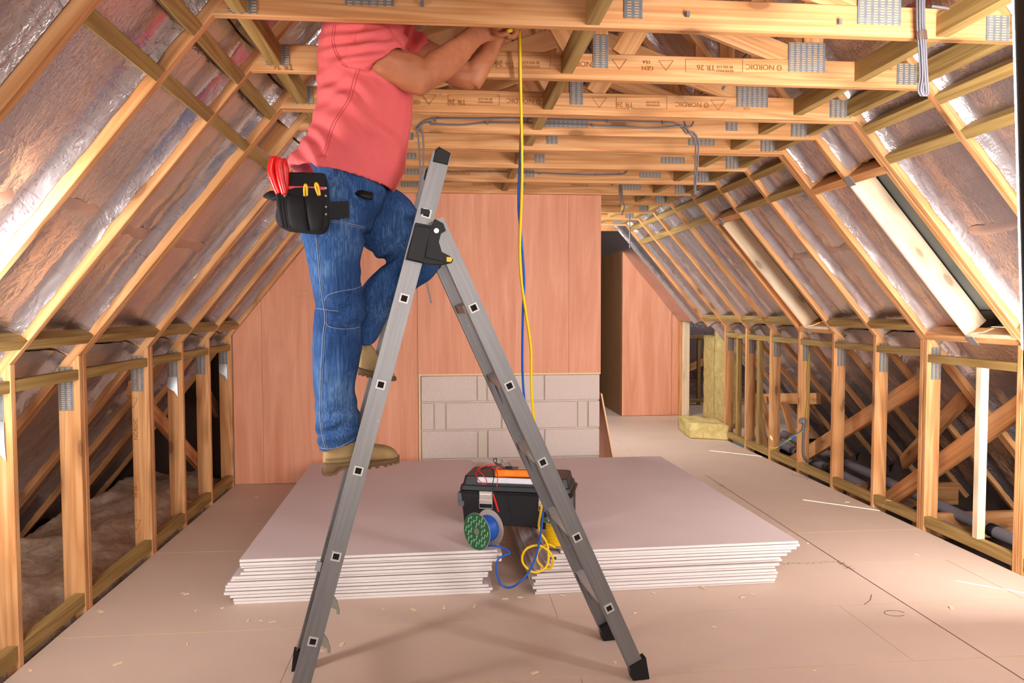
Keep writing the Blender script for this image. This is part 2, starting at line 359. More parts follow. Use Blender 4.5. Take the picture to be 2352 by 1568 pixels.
for i, y in enumerate(TY):
    far = y > 5.72
    t = thing('roof_truss', (.628, y, HC), WHERE[i], 'truss', 'timber roof trusses'); TRUSS[i] = t
    zt = HC+.05+(.014 if i == 1 else 0)
    def tie(x0, x1, yy): return prism('ceiling_tie', (x0, yy+TH/2, zt), (x1, yy+TH/2, zt), TH-.002, .1, PINE, t)
    tie(.25 if far else XCL-.07, XCR+.07, y)
    if i == 13: continue
    for n in range(2 if i in (3, 5) else 1):
        yy = y+n*TH
        if n: tie(XCL-.07, XCR+.07, yy)
        if not far:
            if i == 4: rafter(SL, yy, t, 1.2, SL.ridge)
            else: rafter(SL, yy, t, SL.low, SL.ridge); post(SL, yy, t, ZKL)
        if i == 4: rafter(SR, yy, t, 1.125, SR.ridge)
        else:
            rafter(SR, yy, t, SR.low if i < 12 else -.02, SR.ridge)
            if i < 12: post(SR, yy, t, ZKR)
            if far and i < 12: rafter(SL, yy, t, 1.25, SL.ridge)
    if i < 9:
        yc = y+TH/2
        nw = [0]
        def web(a, b, w=.085): nw[0] += 1; prism('web', (a[0], yc, a[1]), (b[0], yc, b[1]), TH-.004-.0025*nw[0], w, PINE, t, (a[1]-b[1], 0, b[0]-a[0]))
        web((.615, HC+.1), (.615, 3.8), .06)
        web((1.44, HC+.09), (.70, 2.56)); web((-.18, HC+.09), (.53, 2.56))
        web((1.475, HC+.1), (1.475, 2.84), .08); web((-.215, HC+.1), (-.215, 2.84), .08)
        web((.70, HC+.1), (1.22, 3.15)); web((.52, HC+.1), (.03, 3.15))
    yf = y
    if i == 1:
        for u, v in ((1580, 32), (1929, 49), (970, 8)): c_ = Py(u, v, y-.006); mesh('cable_clip', *box_geo((c_.x-.006, y-.013, c_.z-.008), (c_.x+.005, y+.002, c_.z+.007)), GREYCABLE, t)
    if i == 3:
        for u, v in ((1296, 224), (1149, 238), (1447, 250), (1573, 228), (1683, 252), (1011, 217)): c_ = Py(u, v, y); mesh('nail', *tube_geo([V((c_.x, y-.002, c_.z)), V((c_.x, y+.002, c_.z))], .004, 8), ZINC, t)
    if not far:
        plate(t, -.64, -.555, HC+.018, HC+.095, yf)
        if 0 < i < 4: plate(t, .585, .645, HC+.045, HC+.17, yf); plate(t, 1.367, 1.517, HC+.053, HC+.165, yf); plate(t, -.29, -.141, HC+.056, HC+.165, yf)
        elif i == 4: plate(t, .495, .744, HC+.037, HC+.09, yf); plate(t, 1.469, 1.53, HC+.037, HC+.09, yf)
        elif i > 4: plate(t, .585, .648, HC+.034, HC+.084, yf); plate(t, 1.395, 1.547, HC+.042, HC+.08, yf); plate(t, -.30, -.15, HC+.042, HC+.08, yf)
    plate(t, 1.82, 1.925, HC+.014, HC+.096, yf)
    if i < 12 and i != 4:
        plate(t, XKR+.025, XKR+.085, ZKR-.24, ZKR-.05, yf+.001)
        if not far and i > 0: plate(t, XKL-.085, XKL-.025, ZKL-.24, ZKL-.05, yf+.001)

# ---- noggings between trusses
for i in range(len(TY)-1):
    a = TY[i]+TH*(2 if i in (3, 5) else 1); b = TY[i+1]; far = b > 5.72
    if i < 12:
        for x in (.484,) if far else (.484, -.605): nog((x, a, HC+.055), (x, b, HC+.055), .045, .07, ceiling)
        for x in (1.665, 1.925): nog((x, a, HC+.058), (x, b, HC+.058), .045, .075, ceiling)
    for S in (SL, SR):
        if S is SL and far: continue
        if i >= 12: continue
        wide = i in (3, 4)
        for s in (1.157, 1.335):
            if wide and (S is SR or s > 1.2): continue
            if wide and i == 3: aa, bb = a, TY[5]
            elif wide: continue
            else: aa, bb = a, b
            if S is SR and s < 1.2 and i in (7,): continue
            nog(S.P(s, aa, .028), S.P(s, bb, .028), .045, .056, ceiling, S.n)
        if wide and i == 4: continue
        bb = TY[5] if i == 3 else b
        wl = wall_left if S is SL else wall_right; k = S.k.x; zk = S.k.z
        if not (S is SR and i in (3, 7)): nog(S.P(.085, a, .026), S.P(.085, bb, .026), .045, .05, wl, S.n)
        if i < 11: 
            z = zk-.085 if not (S is SR and i == 3) else 1.03
            if i > 0 or S is SR:
                nog((k+S.sg*.022, a, z), (k+S.sg*.022, bb, z), .04, .045, wl)
            nog((k+S.sg*.022, a, .055), (k+S.sg*.022, bb, .055), .04, .062, wl)
nog((XKR+.022, 3.70, .085), (XKR+.022, 3.70, 1.008), .045, .04, wall_right, (0, 1, 0), PALE)
nog((XKR+.03, 6.5, .085), (XKR+.03, 6.5, 1.04), .045, .04, wall_right, (0, 1, 0))
nog((XKR+.03, 6.98, .085), (XKR+.03, 6.98, 1.04), .045, .04, wall_right, (0, 1, 0))

# ---- foil panels bay by bay
edges = [-6.3, -4.2, -2.1, -.3, 1.05]+TY
for i in range(len(edges)-1):
    k = i-5; a = edges[i]+TH+.002; b = edges[i+1]-.001
    if k in (3, 5): a += TH
    for S in (SL, SR):
        far = edges[i+1] > 5.72
        if S is SL and far:
            foil(S, 1.3, S.ridge+.05, edges[i]+.002, b, seed=i, step=.12); continue
        vis = k >= 0
        sd = i*2+(S is SR)
        if k in (3, 4):            # the wide bay
            up0 = 1.36 if S is SL else 1.16
            foil(S, up0, S.ridge+.05, a, b, seed=sd)
            if k == 3:
                bb = TY[5]-.001
                foil(S, S.low, -.03, a, bb, seed=sd)
                if S is SL: foil(S, -.02, 1.35, a, bb, seed=sd); tape(S, .6, a, bb)
                else: foil(S, -.02, 1.12, 3.80, bb, seed=sd)
            continue
        if k < 0: foil(S, S.low, S.ridge+.05, edges[i]+.002, b, seed=sd, step=.3); continue
        if k < 12: foil(S, S.low, -.03, a, b, seed=sd+40)
        if S is SR and k == 7: foil(S, 1.16, S.ridge+.05, a, b, seed=sd)
        elif S is SR and k == 0: foil(S, -.02, .06, a, b, seed=sd); foil(S, 1.06, S.ridge+.05, a, b, seed=sd)
        else: foil(S, -.02, 1.45, a, b, seed=sd); foil(S, 1.46, S.ridge+.05, a, b, seed=sd+20); tape(S, .62+random.uniform(-.05, .05), a, b)
foil(SR, -.02, SR.ridge, 8.32, 10.8, off=.075, seed=91, step=.2)
# crumpled torn foil flaps hanging at the tops of some left posts
for i, w in ((2, 1), (6, .8), (8, .8)):
    y = TY[i]-.006; x = XKL-.055; z = ZKL-.24
    vs = [(x-.035*w, y, z+.03), (x+.035*w, y-.004, z+.03), (x-.036*w, y-.012, z-.03), (x+.036*w, y-.006, z-.05*w), (x+.012, y-.016, z-.07*w), (x+.038*w, y-.004, z-.115*w)]
    mesh('foil_flap', vs, [(0, 1, 3, 2), (2, 3, 5, 4)], ZINC, wall_left, True)

# ---- roof windows in the right slope
DARKGLASS = M('dark_glass').set(lin((92, 106, 110)), .3, 0, .5).m
for n, ((y0, y1), lab) in enumerate(zip(WIN, ('added unseen roof window beside the lamp, lets in a sun strip', 'roof window with dark pane and pale timber lining between the doubled rafters', 'far roof window with a deep pale timber lining'))):
    w = props(bpy.data.objects.new('window_%d' % (n+1), None), lab, kind='structure'); link(w, None, Matrix.Translation(SR.P(.5, y0, 0)))
    S = SR; yb = y1+.009
    def qpanel(nm, pts, t, mat): return panel(nm, pts, t, mat, w)
    prism('lining_board', S.P(.03, y1+.010, .073), S.P(1.10, y1+.010, .073), .02, .138, PALE, w, S.n)
    prism('lining_board', S.P(.03, y0-.010, .128), S.P(1.10, y0-.010, .128), .02, .018, PALE, w, S.n)
    prism('trimmer', S.P(1.115, y0-.03, .06), S.P(1.115, TY[(1, 5, 8)[n]], .06), .045, .12, PINE, w, S.n)
    q0, q1 = S.P(.05, y0-.02, .01), S.P(.05, y1, .01)
    out = V((.20, 0, .05))
    panel('sill_board', [q0, q1, q1+out, q0+out], (0, 0, -.02), PALE, w)
    prism('sill_trimmer', S.P(.012, y0-.03, .04), S.P(.012, TY[(1, 5, 8)[n]], .04), .045, .08, PINE, w, S.n)
    for s in (WS0-.03, WS1+.05): prism('frame', S.P(s, y0-.02, .158), S.P(s, y1+.02, .158), .06, .04, BLACKP, w, S.n)
    prism('frame', S.P(WS0, y0+.02, .158), S.P(WS1+.03, y0+.02, .158), .04, .04, BLACKP, w, S.n)
    for a_, b_ in ((y0, y1-.215), (y1-.190, y1)): panel('pane', [S.P(WS0-.03, a_, .148), S.P(WS1+.05, a_, .148), S.P(WS1+.05, b_, .148), S.P(WS0-.03, b_, .148)], S.n*.006, DARKGLASS, w)  # gap between the two panes added to let a thin sun strip through
    for s, yy in ((1.115, y1-.05), (.012, y1-.04)):
        vs, fs = box_geo((-.03, -.03, -.0015), (.03, .03, .0015)); mesh('joist_hanger', vs, fs, ZINC, w, mw=Matrix.Translation(S.P(s, yy+.02, -.004)) @ frame(V(), S.t, S.n))

# ---- floor: base slab and chipboard sheets with open joints
floor = props(mesh('floor', *merge([box_geo((XKL-.02, -6.3, -.06), (XKR+.02, 7.75, -.024)), box_geo((1, 7.75, -.06), (5.2, 10.9, -.024))]), DECK), 'chipboard attic floor', kind='structure')
mesh('joist_bed', *merge([box_geo((-2.75, -6.3, -.3), (XKL-.03, 10.9, -.2)), box_geo((XKR+.03, -6.3, -.3), (4.2, 7.7, -.2))]), DECK, floor)
r0 = 2.58-.525*16
for r in range(32):
    y0, y1 = r0+r*.525, r0+(r+1)*.525
    if y1 < -6.2 or y0 > 10.8: continue
    xs = [-.58, 1.76] if r % 2 == 0 else [.49, 2.64]
    lo, hi = (XKL+.0, XKR-.0) if y1 < 7.8 else (1.0, 5.1)
    xs = [lo]+[x for x in xs if lo+.1 < x < hi-.05]+[hi]
    for a, b in zip(xs, xs[1:]):
        g = .0011; z = random.uniform(-.0008, 0)
        vs, fs = box_geo((a+g, y0+g, -.0235), (b-g, y1-g, z))
        mesh('floor_board', vs, fs, None, floor, mats=[CHIP, CHIPEDGE], midx=[0 if k == 5 else 1 for k in range(6)])
def strip(pts, w, mat, name, parent, z=.0008):
    ps = [V(p) for p in pts]; vs, fs = [], []
    for i, p in enumerate(ps):
        t = (ps[min(i+1, len(ps)-1)]-ps[max(i-1, 0)]).normalized(); nrm = V((-t.y, t.x, 0))*w/2
        vs += [(p.x+nrm.x, p.y+nrm.y, z), (p.x-nrm.x, p.y-nrm.y, z)]
    fs = [(2*i, 2*i+1, 2*i+3, 2*i+2) for i in range(len(ps)-1)]
    return mesh(name, vs, fs, mat, parent)
strip([(2.089, 5.70, 0), (2.066, 3.6, 0), (2.060, 1.8, 0)], .004, PENCIL, 'pencil_line', floor)
for u, v in ((1657, 1115), (1934, 1294), (1948, 1303)):
    c = Pz(u, v, 0)
    for a in (.6, 2.2): strip([(c.x-.03*math.cos(a), c.y-.03*math.sin(a), 0), (c.x+.03*math.cos(a), c.y+.03*math.sin(a), 0)], .004, PENCIL, 'pencil_mark', floor)
for k in range(9):
    c = Pz(1808+k*15, 1294-k*.5, 0); strip([(c.x-.012, c.y+random.uniform(-.02, .02), 0), (c.x, c.y+random.uniform(-.02, .02), 0), (c.x+.014, c.y+random.uniform(-.02, .02), 0)], .0025, PENCIL, 'pencil_mark', floor)
for k in range(12):
    c = Pz(1812+k*4.2, 1086+k*1.3, 0); strip([(c.x-.012, c.y+random.uniform(-.03, .03), 0), (c.x+.014, c.y+random.uniform(-.03, .03), 0)], .003, PENCIL, 'pencil_mark', floor)
c = Pz(2055, 1408, 0); strip([(c.x+.045*math.cos(a), c.y+.03*math.sin(a), 0) for a in [k*.42 for k in range(14)]], .003, PENCIL, 'pencil_mark', floor)
strip([Pz(2002, 1365, 0), Pz(1999, 1378, 0), Pz(1985, 1388, 0)], .004, PENCIL, 'pencil_mark', floor)

# ---- back wall: plywood over concrete blocks
YW = 5.742
wall_back = props(mesh('wall_back', *merge([box_geo((-1.6, YW+.014, -.05), (1.235, YW+.22, 2.32))]), MORTAR), 'back wall of plywood sheets over grey concrete blocks', kind='structure')
def sl(x): return 1.131+(x-XKL)*1.2388+.005
ply = lambda pts, y: panel('plywood_panel', [(x, y, z) for x, z in pts], (0, .011, 0), PLY, wall_back, PLYEDGE)
xa, xb, xc = Py(603, 900, YW).x, -.183, Py(1306, 640, YW).x
ply([(XKL, .004), (xa-.001, .004), (xa-.001, sl(xa)), (XKL, sl(XKL))], YW)
ply([(xa+.001, .004), (xb-.002, .004), (xb-.002, 2.25), (-.69, 2.21), (xa+.001, sl(xa))], YW)
zp = Py(1170, 857, YW).z
ply([(xb, zp), (xc-.001, zp), (xc-.001, 2.3), (xb, 2.3)], YW-.014); ply([(xc+.001, zp), (1.243, zp), (1.243, 2.3), (xc+.001, 2.3)], YW-.013)
prism('lath', (-.174, YW-.006, 0), (-.174, YW-.006, zp), .014, .016, PLYEDGE, wall_back, (0, 1, 0), .001)
prism('lath', (-.174, YW-.006, zp-.006), (1.243, YW-.006, zp-.006), .014, .012, PLYEDGE, wall_back, (0, 0, 1), .001)
vz = [Py(1170, v, YW).z for v in (860, 921.5, 985.5, 1052, 1118)]
rows = [[967, 1096, 1118.5, 1250, 1378], [967, 997, 1024, 1152, 1326, 1350, 1378], [967, 1097, 1120, 1250.5, 1378], [967, 1024, 1152, 1278, 1378]]
for r, xs in enumerate(rows):
    z1, z0 = vz[r]-.006, vz[r+1]+.006
    if r == 3: z0 = 0
    for a, b in zip(xs, xs[1:]):
        x0, x1 = Py(a, 950, YW).x+.006, Py(b, 950, YW).x-.006
        if b-a < 29 and b < 1377 and a > 970:
            boxm('block', (x0, YW-.001+random.uniform(0, .004), z0), (x1, YW+.05, z1), MORTAR, wall_back, .004); continue
        boxm('block', (x0, YW-.004+random.uniform(-.003, .003), z0), (x1, YW+.05, z1), BLOCK, wall_back, .005)
# chalk scribble on the plywood
CHALK = flat('chalk', (226, 176, 130), .9)
def scrib(pts, n='chalk_mark'):
    tube(n, [Py(u, v, YW-.0015) for u, v in pts], .0012, CHALK, wall_back, 4, 2)
scrib([(667, 664), (668, 685), (688, 684), (687, 665), (667, 664), (686, 682), (670, 676), (686, 667)])
scrib([(690, 664), (702, 660), (696, 668), (710, 666), (692, 676), (714, 672), (694, 684), (712, 680), (700, 690), (718, 684)])

# far plywood cupboard, far framing, end walls
wp = thing('wall_partition', (2.2, 8.96, 0), 'plywood clad partition at the far end of the attic', None, kind='structure')
zs = lambda x: 1.1447+(XKR-x)*1.2388+.14
panel('plywood_panel', [(2.205, 8.96, .004), (2.835, 8.96, .004), (2.835, 8.96, zs(2.835)), (2.205, 8.96, 2.3)], (0, .012, 0), PLY, wp, PLYEDGE)
panel('plywood_panel', [(2.84, 8.975, .004), (2.93, 8.975, .004), (2.93, 8.975, zs(2.93)), (2.84, 8.975, zs(2.84))], (0, .012, 0), PLY, wp, PLYEDGE)
panel('plywood_panel', [(2.2, 8.96, .004), (2.2, 10.6, .004), (2.2, 10.6, 2.3), (2.2, 8.96, 2.3)], (.012, 0, 0), mk_ply('plywood_side_dark', (120, 84, 54), (142, 100, 66)), wp)  # left side has a darker tone than the front
for x in (2.955,): prism('stud', (x, 8.97, 0), (x, 8.97, zs(x)+.05), .05, .09, PINE, wp, (0, 1, 0))
prism('stud', (3.0, 8.9, 0), (3.0, 8.9, 1.25), .085, .04, PALE, wp, (0, 1, 0))
for x in (3.32, 3.52, 3.9): prism('stud', (x, 9.9, 0), (x, 9.9, .92), .045, .04, GREEN, wp, (0, 1, 0))
for z in (.06, .94): prism('rail', (3.0, 9.88, z), (4.6, 9.88, z), .04, .05, GREEN, wp)
panel('foil_panel', [(2.95, 10.4, .0), (4.9, 10.4, .0), (4.9, 10.4, 1.9), (2.95, 10.4, 1.9)], (0, .01, 0), FOIL, wp)
prism('brace', (3.05, 10.05, .35), (4.2, 10.05, .8), .035, .1, PINE, wp)
for nm, bx, lab in (('wall_far', [((-2.8, 10.8, -.3), (5.3, 10.95, 4.1))], 'dark far gable end'), ('wall_near', [((-2.8, -6.45, -.3), (4.4, -6.3, 4.1))], 'dark gable end behind the camera'), ('wall_eaves_end', [((-2.75, 5.95, -.3), (-1.57, 6.0, 1.6))], 'dark end of the left eaves'),
                    ('wall_side', [((5.15, 7.7, -.1), (5.25, 10.8, 2.6)), ((3.95, 7.72, -.2), (5.2, 7.78, 2.6))], 'dark side of the far roof space'), ('wall_eaves_left', [((-2.80, -6.3, -.31), (-2.76, 10.8, .2))], 'left eaves closure'), ('wall_eaves_right', [((3.98, -6.3, -.31), (4.06, 7.7, .2))], 'right eaves closure')):
    props(mesh(nm, *merge([box_geo(*b) for b in bx]), DECK), lab, kind='structure')

# ================================================================== OBJECTS
# ---- plasterboard stacks: every sheet is a thing
ORD = ['topmost', 'second from the top', 'third from the top', 'fourth from the top', 'fifth from the top', 'sixth from the top', 'seventh from the top', 'eighth from the top', 'ninth from the top', 'tenth from the top', 'eleventh from the top', 'third from the bottom', 'second from the bottom', 'bottom']
def sheet(uL, uR, yL, yR, z, lab, grp, length=2.09, sag=0):
    a = Py(uL, 1300, yL); b = Py(uR, 1300, yR); p, q = V((a.x, yL, z)), V((b.x, yR, z))
    e = (q-p).normalized(); f = V((-e.y, e.x, 0)); L = (q-p).length
    vs, fs, mi = [], [], []
    n = 6
    for i in range(n+1):
        for j in range(2):
            w = sag*math.sin(math.pi*i/n)*(1-j)
            base = p+e*(L*i/n)+f*(length*j)
            vs += [base+V((0, 0, -w)), base+V((0, 0, .0118-w))]
    for i in range(n):
        o = i*4
        fs += [(o+1, o+5, o+7, o+3), (o, o+2, o+6, o+4), (o, o+4, o+5, o+1), (o+2, o+3, o+7, o+6)]; mi += [0, 0, 1, 1]
    fs += [(0, 1, 3, 2), (n*4, n*4+2, n*4+3, n*4+1)]; mi += [1, 1]
    return props(mesh('plasterboard_sheet', vs, fs, None, mats=[PB, PBEDGE], midx=mi), lab, 'plasterboard', grp)
Lft = [(550, 1142), (551, 1153), (553, 1141), (560, 1152), (552, 1130), (533, 1129), (530, 1130), (522, 1121), (517, 1120), (516, 1109), (513, 1108), (527, 1122), (534, 1131), (536, 1126)]
Rgt = [(1288, 1833), (1261, 1836), (1278, 1829), (1265, 1816), (1254, 1807), (1241, 1792), (1231, 1796), (1233, 1790), (1222, 1780), (1230, 1783), (1226, 1787), (1224, 1784), (1232, 1781), (1229, 1779)]
Z_ST = .2035
for k in range(14):
    z = Z_ST-.0119-k*.0147
    if k == 13: z = .0006
    z += random.uniform(-.0012, .0012) if 0 < k < 13 else 0
    jl, jr = random.uniform(-.004, .012), random.uniform(-.004, .012)
    sheet(Lft[k][0], Lft[k][1], 3.383+jl, 3.404+jl+random.uniform(-.003, .003), z, 'white plasterboard sheet, %s in the stack behind the ladder\'s left legs' % ORD[k], 'plasterboard stack left of the toolbox', sag=.0)
    sheet(Rgt[k][0], Rgt[k][1], 3.36+jr, 3.388+jr+random.uniform(-.003, .003), z, 'white plasterboard sheet, %s in the stack with the yellow reel' % ORD[k], 'plasterboard stack right of the toolbox', sag=.0)
FLOOR_Z = 0.0

# ---- ladder
def LD(s, off, z): return LO+LX*s+LN*off+V((0, 0, z))
ladder = thing('step_ladder', LD(-.6, .17, 0), 'scuffed aluminium A-frame ladder with black hinges standing before the plasterboard stacks', 'ladder')
LW = .348
def rail(a, b, off, flip, w=.06, nm='rail'):
    p0, p1 = LD(a[0], off, a[1]), LD(b[0], off, b[1]); L = (p1-p0).length; h = w/2; t = .003; d = .024*(-1 if flip else 1)
    sg = -1 if flip else 1
    pro = [(-h, 0), (h, 0), (h, d), (h-t, d), (h-t, sg*t), (-h+t, sg*t), (-h+t, d), (-h, d)]
    x = (p1-p0).normalized(); z = LN; y = z.cross(x)
    mw = Matrix.Translation(p0) @ Matrix((x, y, z)).transposed().to_4x4()
    vs = [(0, q[0], q[1]) for q in pro]+[(L, q[0], q[1]) for q in pro]
    fs = [(i, (i+1) % 8, 8+(i+1) % 8, 8+i) for i in range(8)]+[(0, 1, 4, 5), (1, 2, 3, 4), (0, 5, 6, 7), (8, 9, 12, 13), (9, 10, 11, 12), (8, 13, 14, 15)]
    return mesh(nm, vs, fs, ALU, ladder, mw=mw)
LB, LT, RB, RT = (-1.196, .012), (-.700, 1.838), (.003, .012), (-.722, 1.62)
dL = V((.0757, .2785)).normalized(); dR = V((.1195, -.265)).normalized()
rail(LB, LT, 0, False); rail(LB, LT, LW, True); rail(RB, RT, .0, False, .056); rail(RB, RT, LW, True, .056)
HOLE_SHADE = flat('rung_hole_shade', (30, 26, 24), .9)  # dark plug colour stands for the shade inside the hollow rung
RUNGM = M('rung_aluminium').set(lin((196, 192, 186)), .45, .3).m
def rung(s, z, d):
    x = LX*d.x+V((0, 0, d.y)); y = LN.cross(x)
    o = LD(s, 0, z); a, b = .0150, .0100
    P = lambda u, v, off: o+x*u+y*v+LN*off
    sq = lambda r, off: [P(-r, -r, off), P(r, -r, off), P(r, r, off), P(-r, r, off)]
    rings = [sq(b, -.0008), sq(b, -.006), sq(a, -.006), sq(a, LW+.006), sq(b, LW+.006), sq(b, LW+.0008)]
    vs, fs = loft_geo(rings)
    return mesh('rung', vs, fs, None, ladder, mats=[RUNGM, HOLE_SHADE], midx=[0]*(len(fs)-2)+[1, 1])
LR = [(-.827, 1.362), (-.905, 1.081), (-.980, .801), (-1.054, .523), (-1.131, .248)]
RR = [(-.597, 1.331), (-.476, 1.067), (-.360, .801), (-.237, .532), (-.119, .271)]
for s, z in LR+[(-.752, 1.64)]: rung(s, z, dL)
for s, z in RR: rung(s, z, dR)
def lpoly(nm, pix, o0, o1, mat, c=.002):
    base = [PL(u, v, 0) for u, v in pix]; n = len(base)
    cen = sum(base, V())/n
    r0 = [p+LN*(o0+c) for p in base]; r1 = [p+(cen-p).normalized()*c+LN*o0 for p in base]; r2 = [p+LN*o1 for p in base]
    vs, fs = loft_geo([r1, r0, r2]); return mesh(nm, vs, fs, mat, ladder)
HINGE = [(954, 512), (991, 519), (998, 504), (1017, 514), (1023, 530), (1012, 536), (1007, 556), (1014, 580), (1034, 590), (1040, 597), (1036, 604), (1010, 609), (975, 606), (931, 596)]
for o in (0, LW):
    lpoly('hinge', HINGE, -.016+o, .03+o, BLACKP)
    lpoly('hinge_cover', [(951, 520), (988, 524), (970, 604), (935, 595)], -.024+o, -.01+o, BLACKP)
    lpoly('hinge_rib', [(985, 530), (990, 534), (982, 588), (1030, 600), (1028, 604), (975, 592)], -.021+o, -.01+o, BLACKP)
    lpoly('end_cap', [(1000, 344), (1008, 337), (1035, 352), (1028, 379), (994, 371)], -.005+o, .03+o, BLACKP)
    lpoly('notch_cover', [(967, 478), (988, 481), (985, 497), (966, 492)], -.006+o, .004+o, BLACKP)
YEL = flat('yellow_plastic', (238, 196, 30), .4)
for o in (0,):
    lpoly('release_button', [(1024, 591), (1035, 591), (1037, 598), (1033, 603), (1024, 602)], -.026+o, -.012+o, YEL)
    g = [PL(1001+6*math.cos(a), 531+6*math.sin(a), 0) for a in [k*math.pi/5 for k in range(10)]]
    vs, fs = loft_geo([[p-LN*.02 for p in g], [p for p in g]]); mesh('hinge_bolt', vs, fs, ZINC, ladder)
for s, off in ((.003, .0), (.003, LW), (-1.196, LW), (-1.196, 0)):
    d = dR*-1 if s > 0 else dL; x = LX*d.x+V((0, 0, d.y)); y = LN.cross(x); b = LD(s, off, 0)
    o2 = off+(.012 if off == 0 else -.012); c = LD(s, o2, 0)
    r = [[c+y*a+LN*bb+V((0, 0, z))+x*(z) for a, bb in ((-.034, -.018), (.034, -.018), (.034, .018), (-.034, .018))] for z in (0, .035)]
    r[0] = [V((p.x, p.y, .001)) for p in r[0]]; vs, fs = loft_geo(r); mesh('rubber_foot', vs, fs, BLACKP, ladder)
for z0 in ((756, 1366), (735, 1456)):
    u, v = z0
    lpoly('hook', [(u, v), (u+8, v+2), (u+18, v+16), (u+24, v+38), (u+24, v+48), (u+17, v+48), (u+17, v+38), (u+8, v+34), (u-6, v+20)], .012, .016, flat('hook_zinc', (146, 146, 132), .5, .6))
lpoly('hook_bracket', [(716, 1362), (730, 1366), (724, 1392), (710, 1388)], LW-.03, LW-.024, ZINC)
for u, v, w in ((1365, 1330, .05),): pass
for i in range(4):   # corner braces under some rungs
    s, z = ((RR[4][0], RR[4][1]), (RR[3][0], RR[3][1]), (RR[1][0], RR[1][1]), (RR[2][0], RR[2][1]))[i]
    p = LD(s, LW-.02, z-.012); panel('brace_plate', [p, p+LX*.02*0-LN*.055, p+LX*dR.x*.10+V((0, 0, dR.y*.10))], LX*.002, ALU, ladder)

# ---- toolbox on the gap between the stacks
def smoothbox(w, d, h0, h1, r, ins0=0, ins1=0, n=4):
    def ring(z, ins):
        out = []
        for cx, cy, a0 in ((w-r-ins, d-r-ins, 0), (r+ins, d-r-ins, 90), (r+ins, r+ins, 180), (w-r-ins, r+ins, 270)):
            for k in range(n): a = math.radians(a0+90*k/(n-1)); out.append(V((cx+r*math.cos(a), cy+r*math.sin(a), z)))
        return out
    return loft_geo([ring(h0, ins0+.004), ring(h0+.004, ins0), ring(h1-.004, ins1), ring(h1, ins1+.004)])
tb0 = V((.107, 3.84, .2037)); ta = math.atan2(-.147, .539)
TB = Matrix.Translation(tb0) @ Matrix.Rotation(ta, 4, 'Z'); tw, td = .575, .27
tbx = bpy.data.objects.new('toolbox', None); link(tbx, None, TB); props(tbx, 'black plastic toolbox with chrome latches bridging the two plasterboard stacks', 'toolbox')
TBP = M('toolbox_plastic').set(lin((33, 32, 35)), .45, 0, .4); TBP.bump(TBP.noise(TBP.obj(False), 900, 2), .15, .0004); TBP = TBP.m
GP = flat('grey_plastic', (92, 92, 98), .5); CHROME = M('chrome').set(lin((236, 230, 222)), .3, .7).m
def tbm(nm, geo, mat, par=tbx, sm=False): return mesh(nm, [TB @ V(v) for v in geo[0]], geo[1], mat, par, sm)
body = tbm('body', smoothbox(tw-.03, td-.03, 0, .172, .018, .0, -.015), TBP)
tbm('rim', smoothbox(tw+.012-.03, td+.012-.03, .160, .180, .02, -.015, -.02), TBP)
tbm('lid', merge([smoothbox(tw-.03, td-.03, .182, .21, .02, -.018, -.014), smoothbox(tw-.03, td-.03, .2, .255, .02, -.006, .004)]), TBP)
tbm('lid_handle', smoothbox(.36, .03, .222, .25, .012), flat('white_plastic', (226, 224, 232), .35)).location += V((.075, -.014, .002))
for x in (.09, .40):
    l = tbm('latch', merge([box_geo((x, -.022, .135), (x+.068, -.012, .182)), box_geo((x+.006, -.034, .15), (x+.062, -.02, .168)), box_geo((x+.002, -.026, .118), (x+.066, -.014, .138))]), CHROME)
    mesh('bail', *[g for g in tube_geo([TB @ V(p) for p in ((x, -.022, .14), (x, -.024, .095), (x+.068, -.024, .095), (x+.068, -.022, .14))], .0017, 6)], CHROME, l)
for x in (-.03, tw-.045):
    tbm('end_clip', merge([box_geo((x, -.006, .112), (x+.042, .035, .165)), box_geo((x+.006, -.012, .098), (x+.036, .03, .125))]), GP)
tbm('front_rib', merge([box_geo((.06, -.010, .145), (tw-.1, -.002, .158)), box_geo((.18, -.006, .07), (.38, .0, .12))]), TBP)
tbm('side_ribs', merge([box_geo((tw-.018, .04+.016*k, .03), (tw-.008, .05+.016*k, .16)) for k in range(11)]), TBP)

# ---- multimeter on the lid
ORG = flat('orange_rubber', (255, 128, 16), .45, 0, .5)
mmw = TB @ Matrix.Translation((.165, .035, .2567)) @ Matrix.Rotation(.08, 4, 'Z')
mm = bpy.data.objects.new('multimeter', None); link(mm, None, mmw); props(mm, 'orange multimeter with red and black test leads lying on the toolbox lid', 'multimeter')
def ring2(w, x): return [mmw @ V((x, y, z)) for y, z in ((-w, .006), (-w*.9, 0), (w*.9, 0), (w, .006), (w, .028), (w*.85, .035), (-w*.85, .035), (-w, .028))]
vs, fs = loft_geo([[p+V((0, 0, .012-.002*k)) for p in ring2(w, x)] if 0 else ring2(w, x) for k, (x, w) in enumerate(((0, .034), (.006, .042), (.05, .043), (.075, .039), (.1, .038), (.125, .043), (.2, .042), (.206, .034)))])
mesh('holster', vs, fs, ORG, mm)
tbb = box_geo((.02, -.034, .034), (.19, .034, .039), mmw); mesh('face_panel', *tbb, flat('meter_face', (70, 66, 70), .4), mm)
mesh('screen', *box_geo((.12, -.026, .038), (.18, .026, .0405), mmw), flat('lcd', (170, 176, 160), .3), mm)
d0 = [mmw @ V((.07+.018*math.cos(a), .018*math.sin(a), .039)) for a in [k*math.pi/6 for k in range(12)]]
mesh('dial', *loft_geo([d0, [p+V((0, 0, .006)) for p in d0]]), BLACKP, mm)
RED = flat('red_lead', (206, 26, 40), .35)
yl = 3.79
